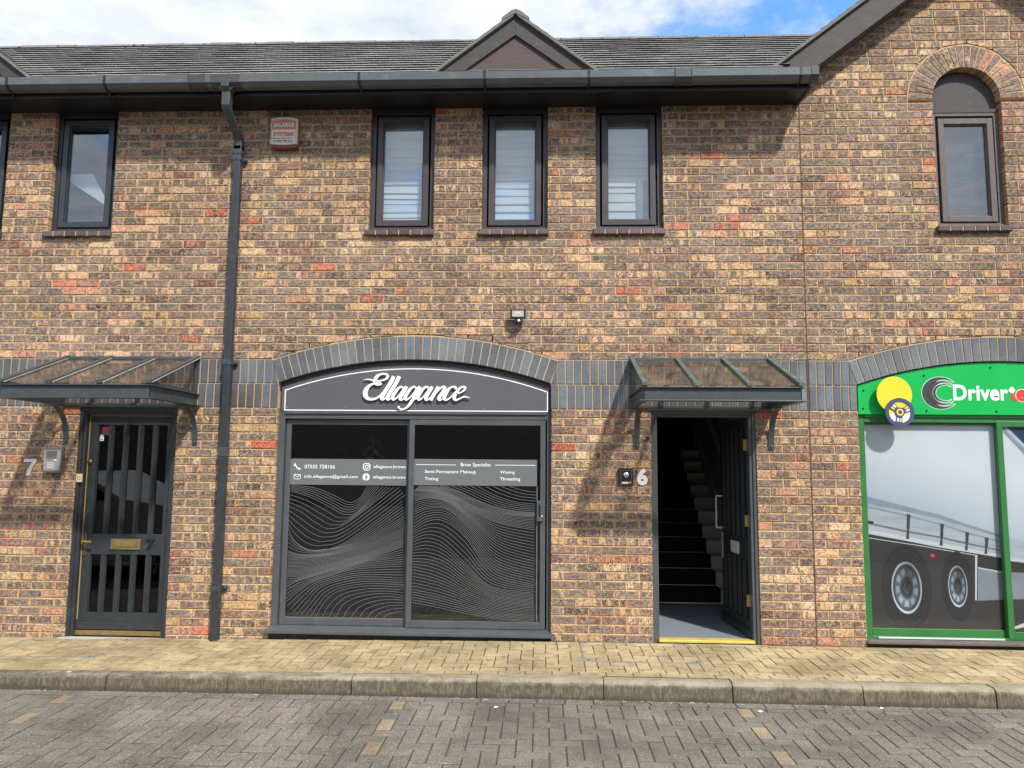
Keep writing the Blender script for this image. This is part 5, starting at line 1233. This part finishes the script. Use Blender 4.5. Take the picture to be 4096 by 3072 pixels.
# litter and grit along the kerb foot
mb = MB()
for k in range(420):
    x = R.uniform(-6, 6); y = -1.135-abs(R.gauss(0, .022)); z = rz(x, y)+.001; a = R.uniform(0, 3.14); l, w_ = (R.uniform(.008, .03), R.uniform(.002, .005)) if R.random() < .55 else (R.uniform(.003, .009), R.uniform(.003, .007))
    dx, dy = math.cos(a)*l, math.sin(a)*l; nx, ny = -math.sin(a)*w_, math.cos(a)*w_; h = R.uniform(.001, .006)
    mb.add([(x-dx, y-dy, z), (x+nx, y+ny, z+.001), (x+dx, y+dy, z), (x-nx, y-ny, z+.001), (x, y, z+h)], [(0, 1, 4), (1, 2, 4), (2, 3, 4), (3, 0, 4)], 0 if R.random() < .7 else 1)
tagp(mb.build('leaf_litter', [M['litter'], M['damp']]), 'dry stems, grit and bits of leaf along the foot of the kerb', 'litter', kind='stuff')
for (x, y) in ((1.50, -1.30), (2.37, -1.18), (-.31, -1.33)):
    mb = MB(); vs = [(x+R.uniform(.6, 1)*.022*math.cos(t), y+R.uniform(.6, 1)*.012*math.sin(t), rz(x, y)+R.uniform(.001, .006)) for t in [i*math.pi/4 for i in range(8)]]+[(x, y, rz(x, y)+.012)]
    mb.add(vs, [(i, (i+1) % 8, 8) for i in range(8)]); tagp(mb.build('paper_scrap', M['white']), {1.50: 'small white paper scrap on the grey paving, in line with door 6', 2.37: 'crumpled white scrap against the kerb below the wall joint', -.31: 'small white scrap on the grey paving in front of the shopfront'}[x], 'litter')

# ------------------------------------------------------------------ the other side of the car park (seen only as reflections)
ob_ = empty('opposite_building', (0, -26, 0), 'low dark brick building across the car park, seen only as a dim reflection', 'building')
mb = MB(); mb.box(-32, 32, -34, -26, -.3, 5.2); mb.build('wall', paint('far_brick', (.26, .19, .14), .9, .4, 3.), ob_)
mb = MB(); mb.prismx([(-25.6, 5.1), (-30, 7.6), (-34.4, 5.1)], -32.4, 32.4); mb.build('roof', paint('far_roof', (.07, .07, .07), .8, .3, 3.), ob_)
car = empty('parked_car', (-6.9, -4.5, -.15), 'silver car parked to the left, seen only as a reflection in door 7', 'car')
prof = [(-9.0, .32), (-9.05, .62), (-8.9, .86), (-8.3, .93), (-7.9, 1.28), (-7.3, 1.38), (-6.7, 1.34), (-6.0, .98), (-5.2, .86), (-4.75, .70), (-4.66, .42), (-4.75, .20), (-5.05, .20)]
def wheelarch(cx): return [(cx+.36*math.cos(math.radians(t)), .12+.36*math.sin(math.radians(t))) for t in range(10, 171, 16)]
body = prof+wheelarch(-5.42)+[(-5.9, .10), (-7.75, .10)]+wheelarch(-8.15)+[(-8.6, .2)]
mb = MB(); mb.prism([(a, b) for a, b in body], -5.35, -3.65); mb.build('body', M['carp'], car, bevel=.04)
mb = MB(); mb.prism([(-8.2, .95), (-7.83, 1.24), (-7.3, 1.32), (-6.74, 1.29), (-6.12, .96)], -5.36, -3.635); mb.build('side_windows', paint('car_glass', (.006, .007, .008), .5, .1, 3., spec=.15, bmp=0.), car)
for cx in (-5.42, -8.15):
    for y in (-3.66, -5.30):
        mb = MB(); mb.lathe([(.20, -.03), (.31, -.02), (.32, .0), (.32, .14), (.2, .15)], (cx, y-.10, .13), 28, 'y'); wl = mb.build('wheel', M['rubber'], car, smooth=True)
        mb = MB()
        for k in range(10):
            t = k*math.pi/5; mb.prism([(cx+.05*math.cos(t-.3), .13+.05*math.sin(t-.3)), (cx+.21*math.cos(t-.07), .13+.21*math.sin(t-.07)), (cx+.21*math.cos(t+.07), .13+.21*math.sin(t+.07)), (cx+.05*math.cos(t+.3), .13+.05*math.sin(t+.3))], y-.14, y+.055)
        mb.build('rim', M['alu'], wl)
for x in (-6.45, -7.35):
    mb = MB(); mb.tube([(x-.08, -3.64, .80), (x-.06, -3.61, .80), (x+.06, -3.61, .80), (x+.08, -3.64, .80)], .014, 8); mb.build('door_handle', M['carp'], car)
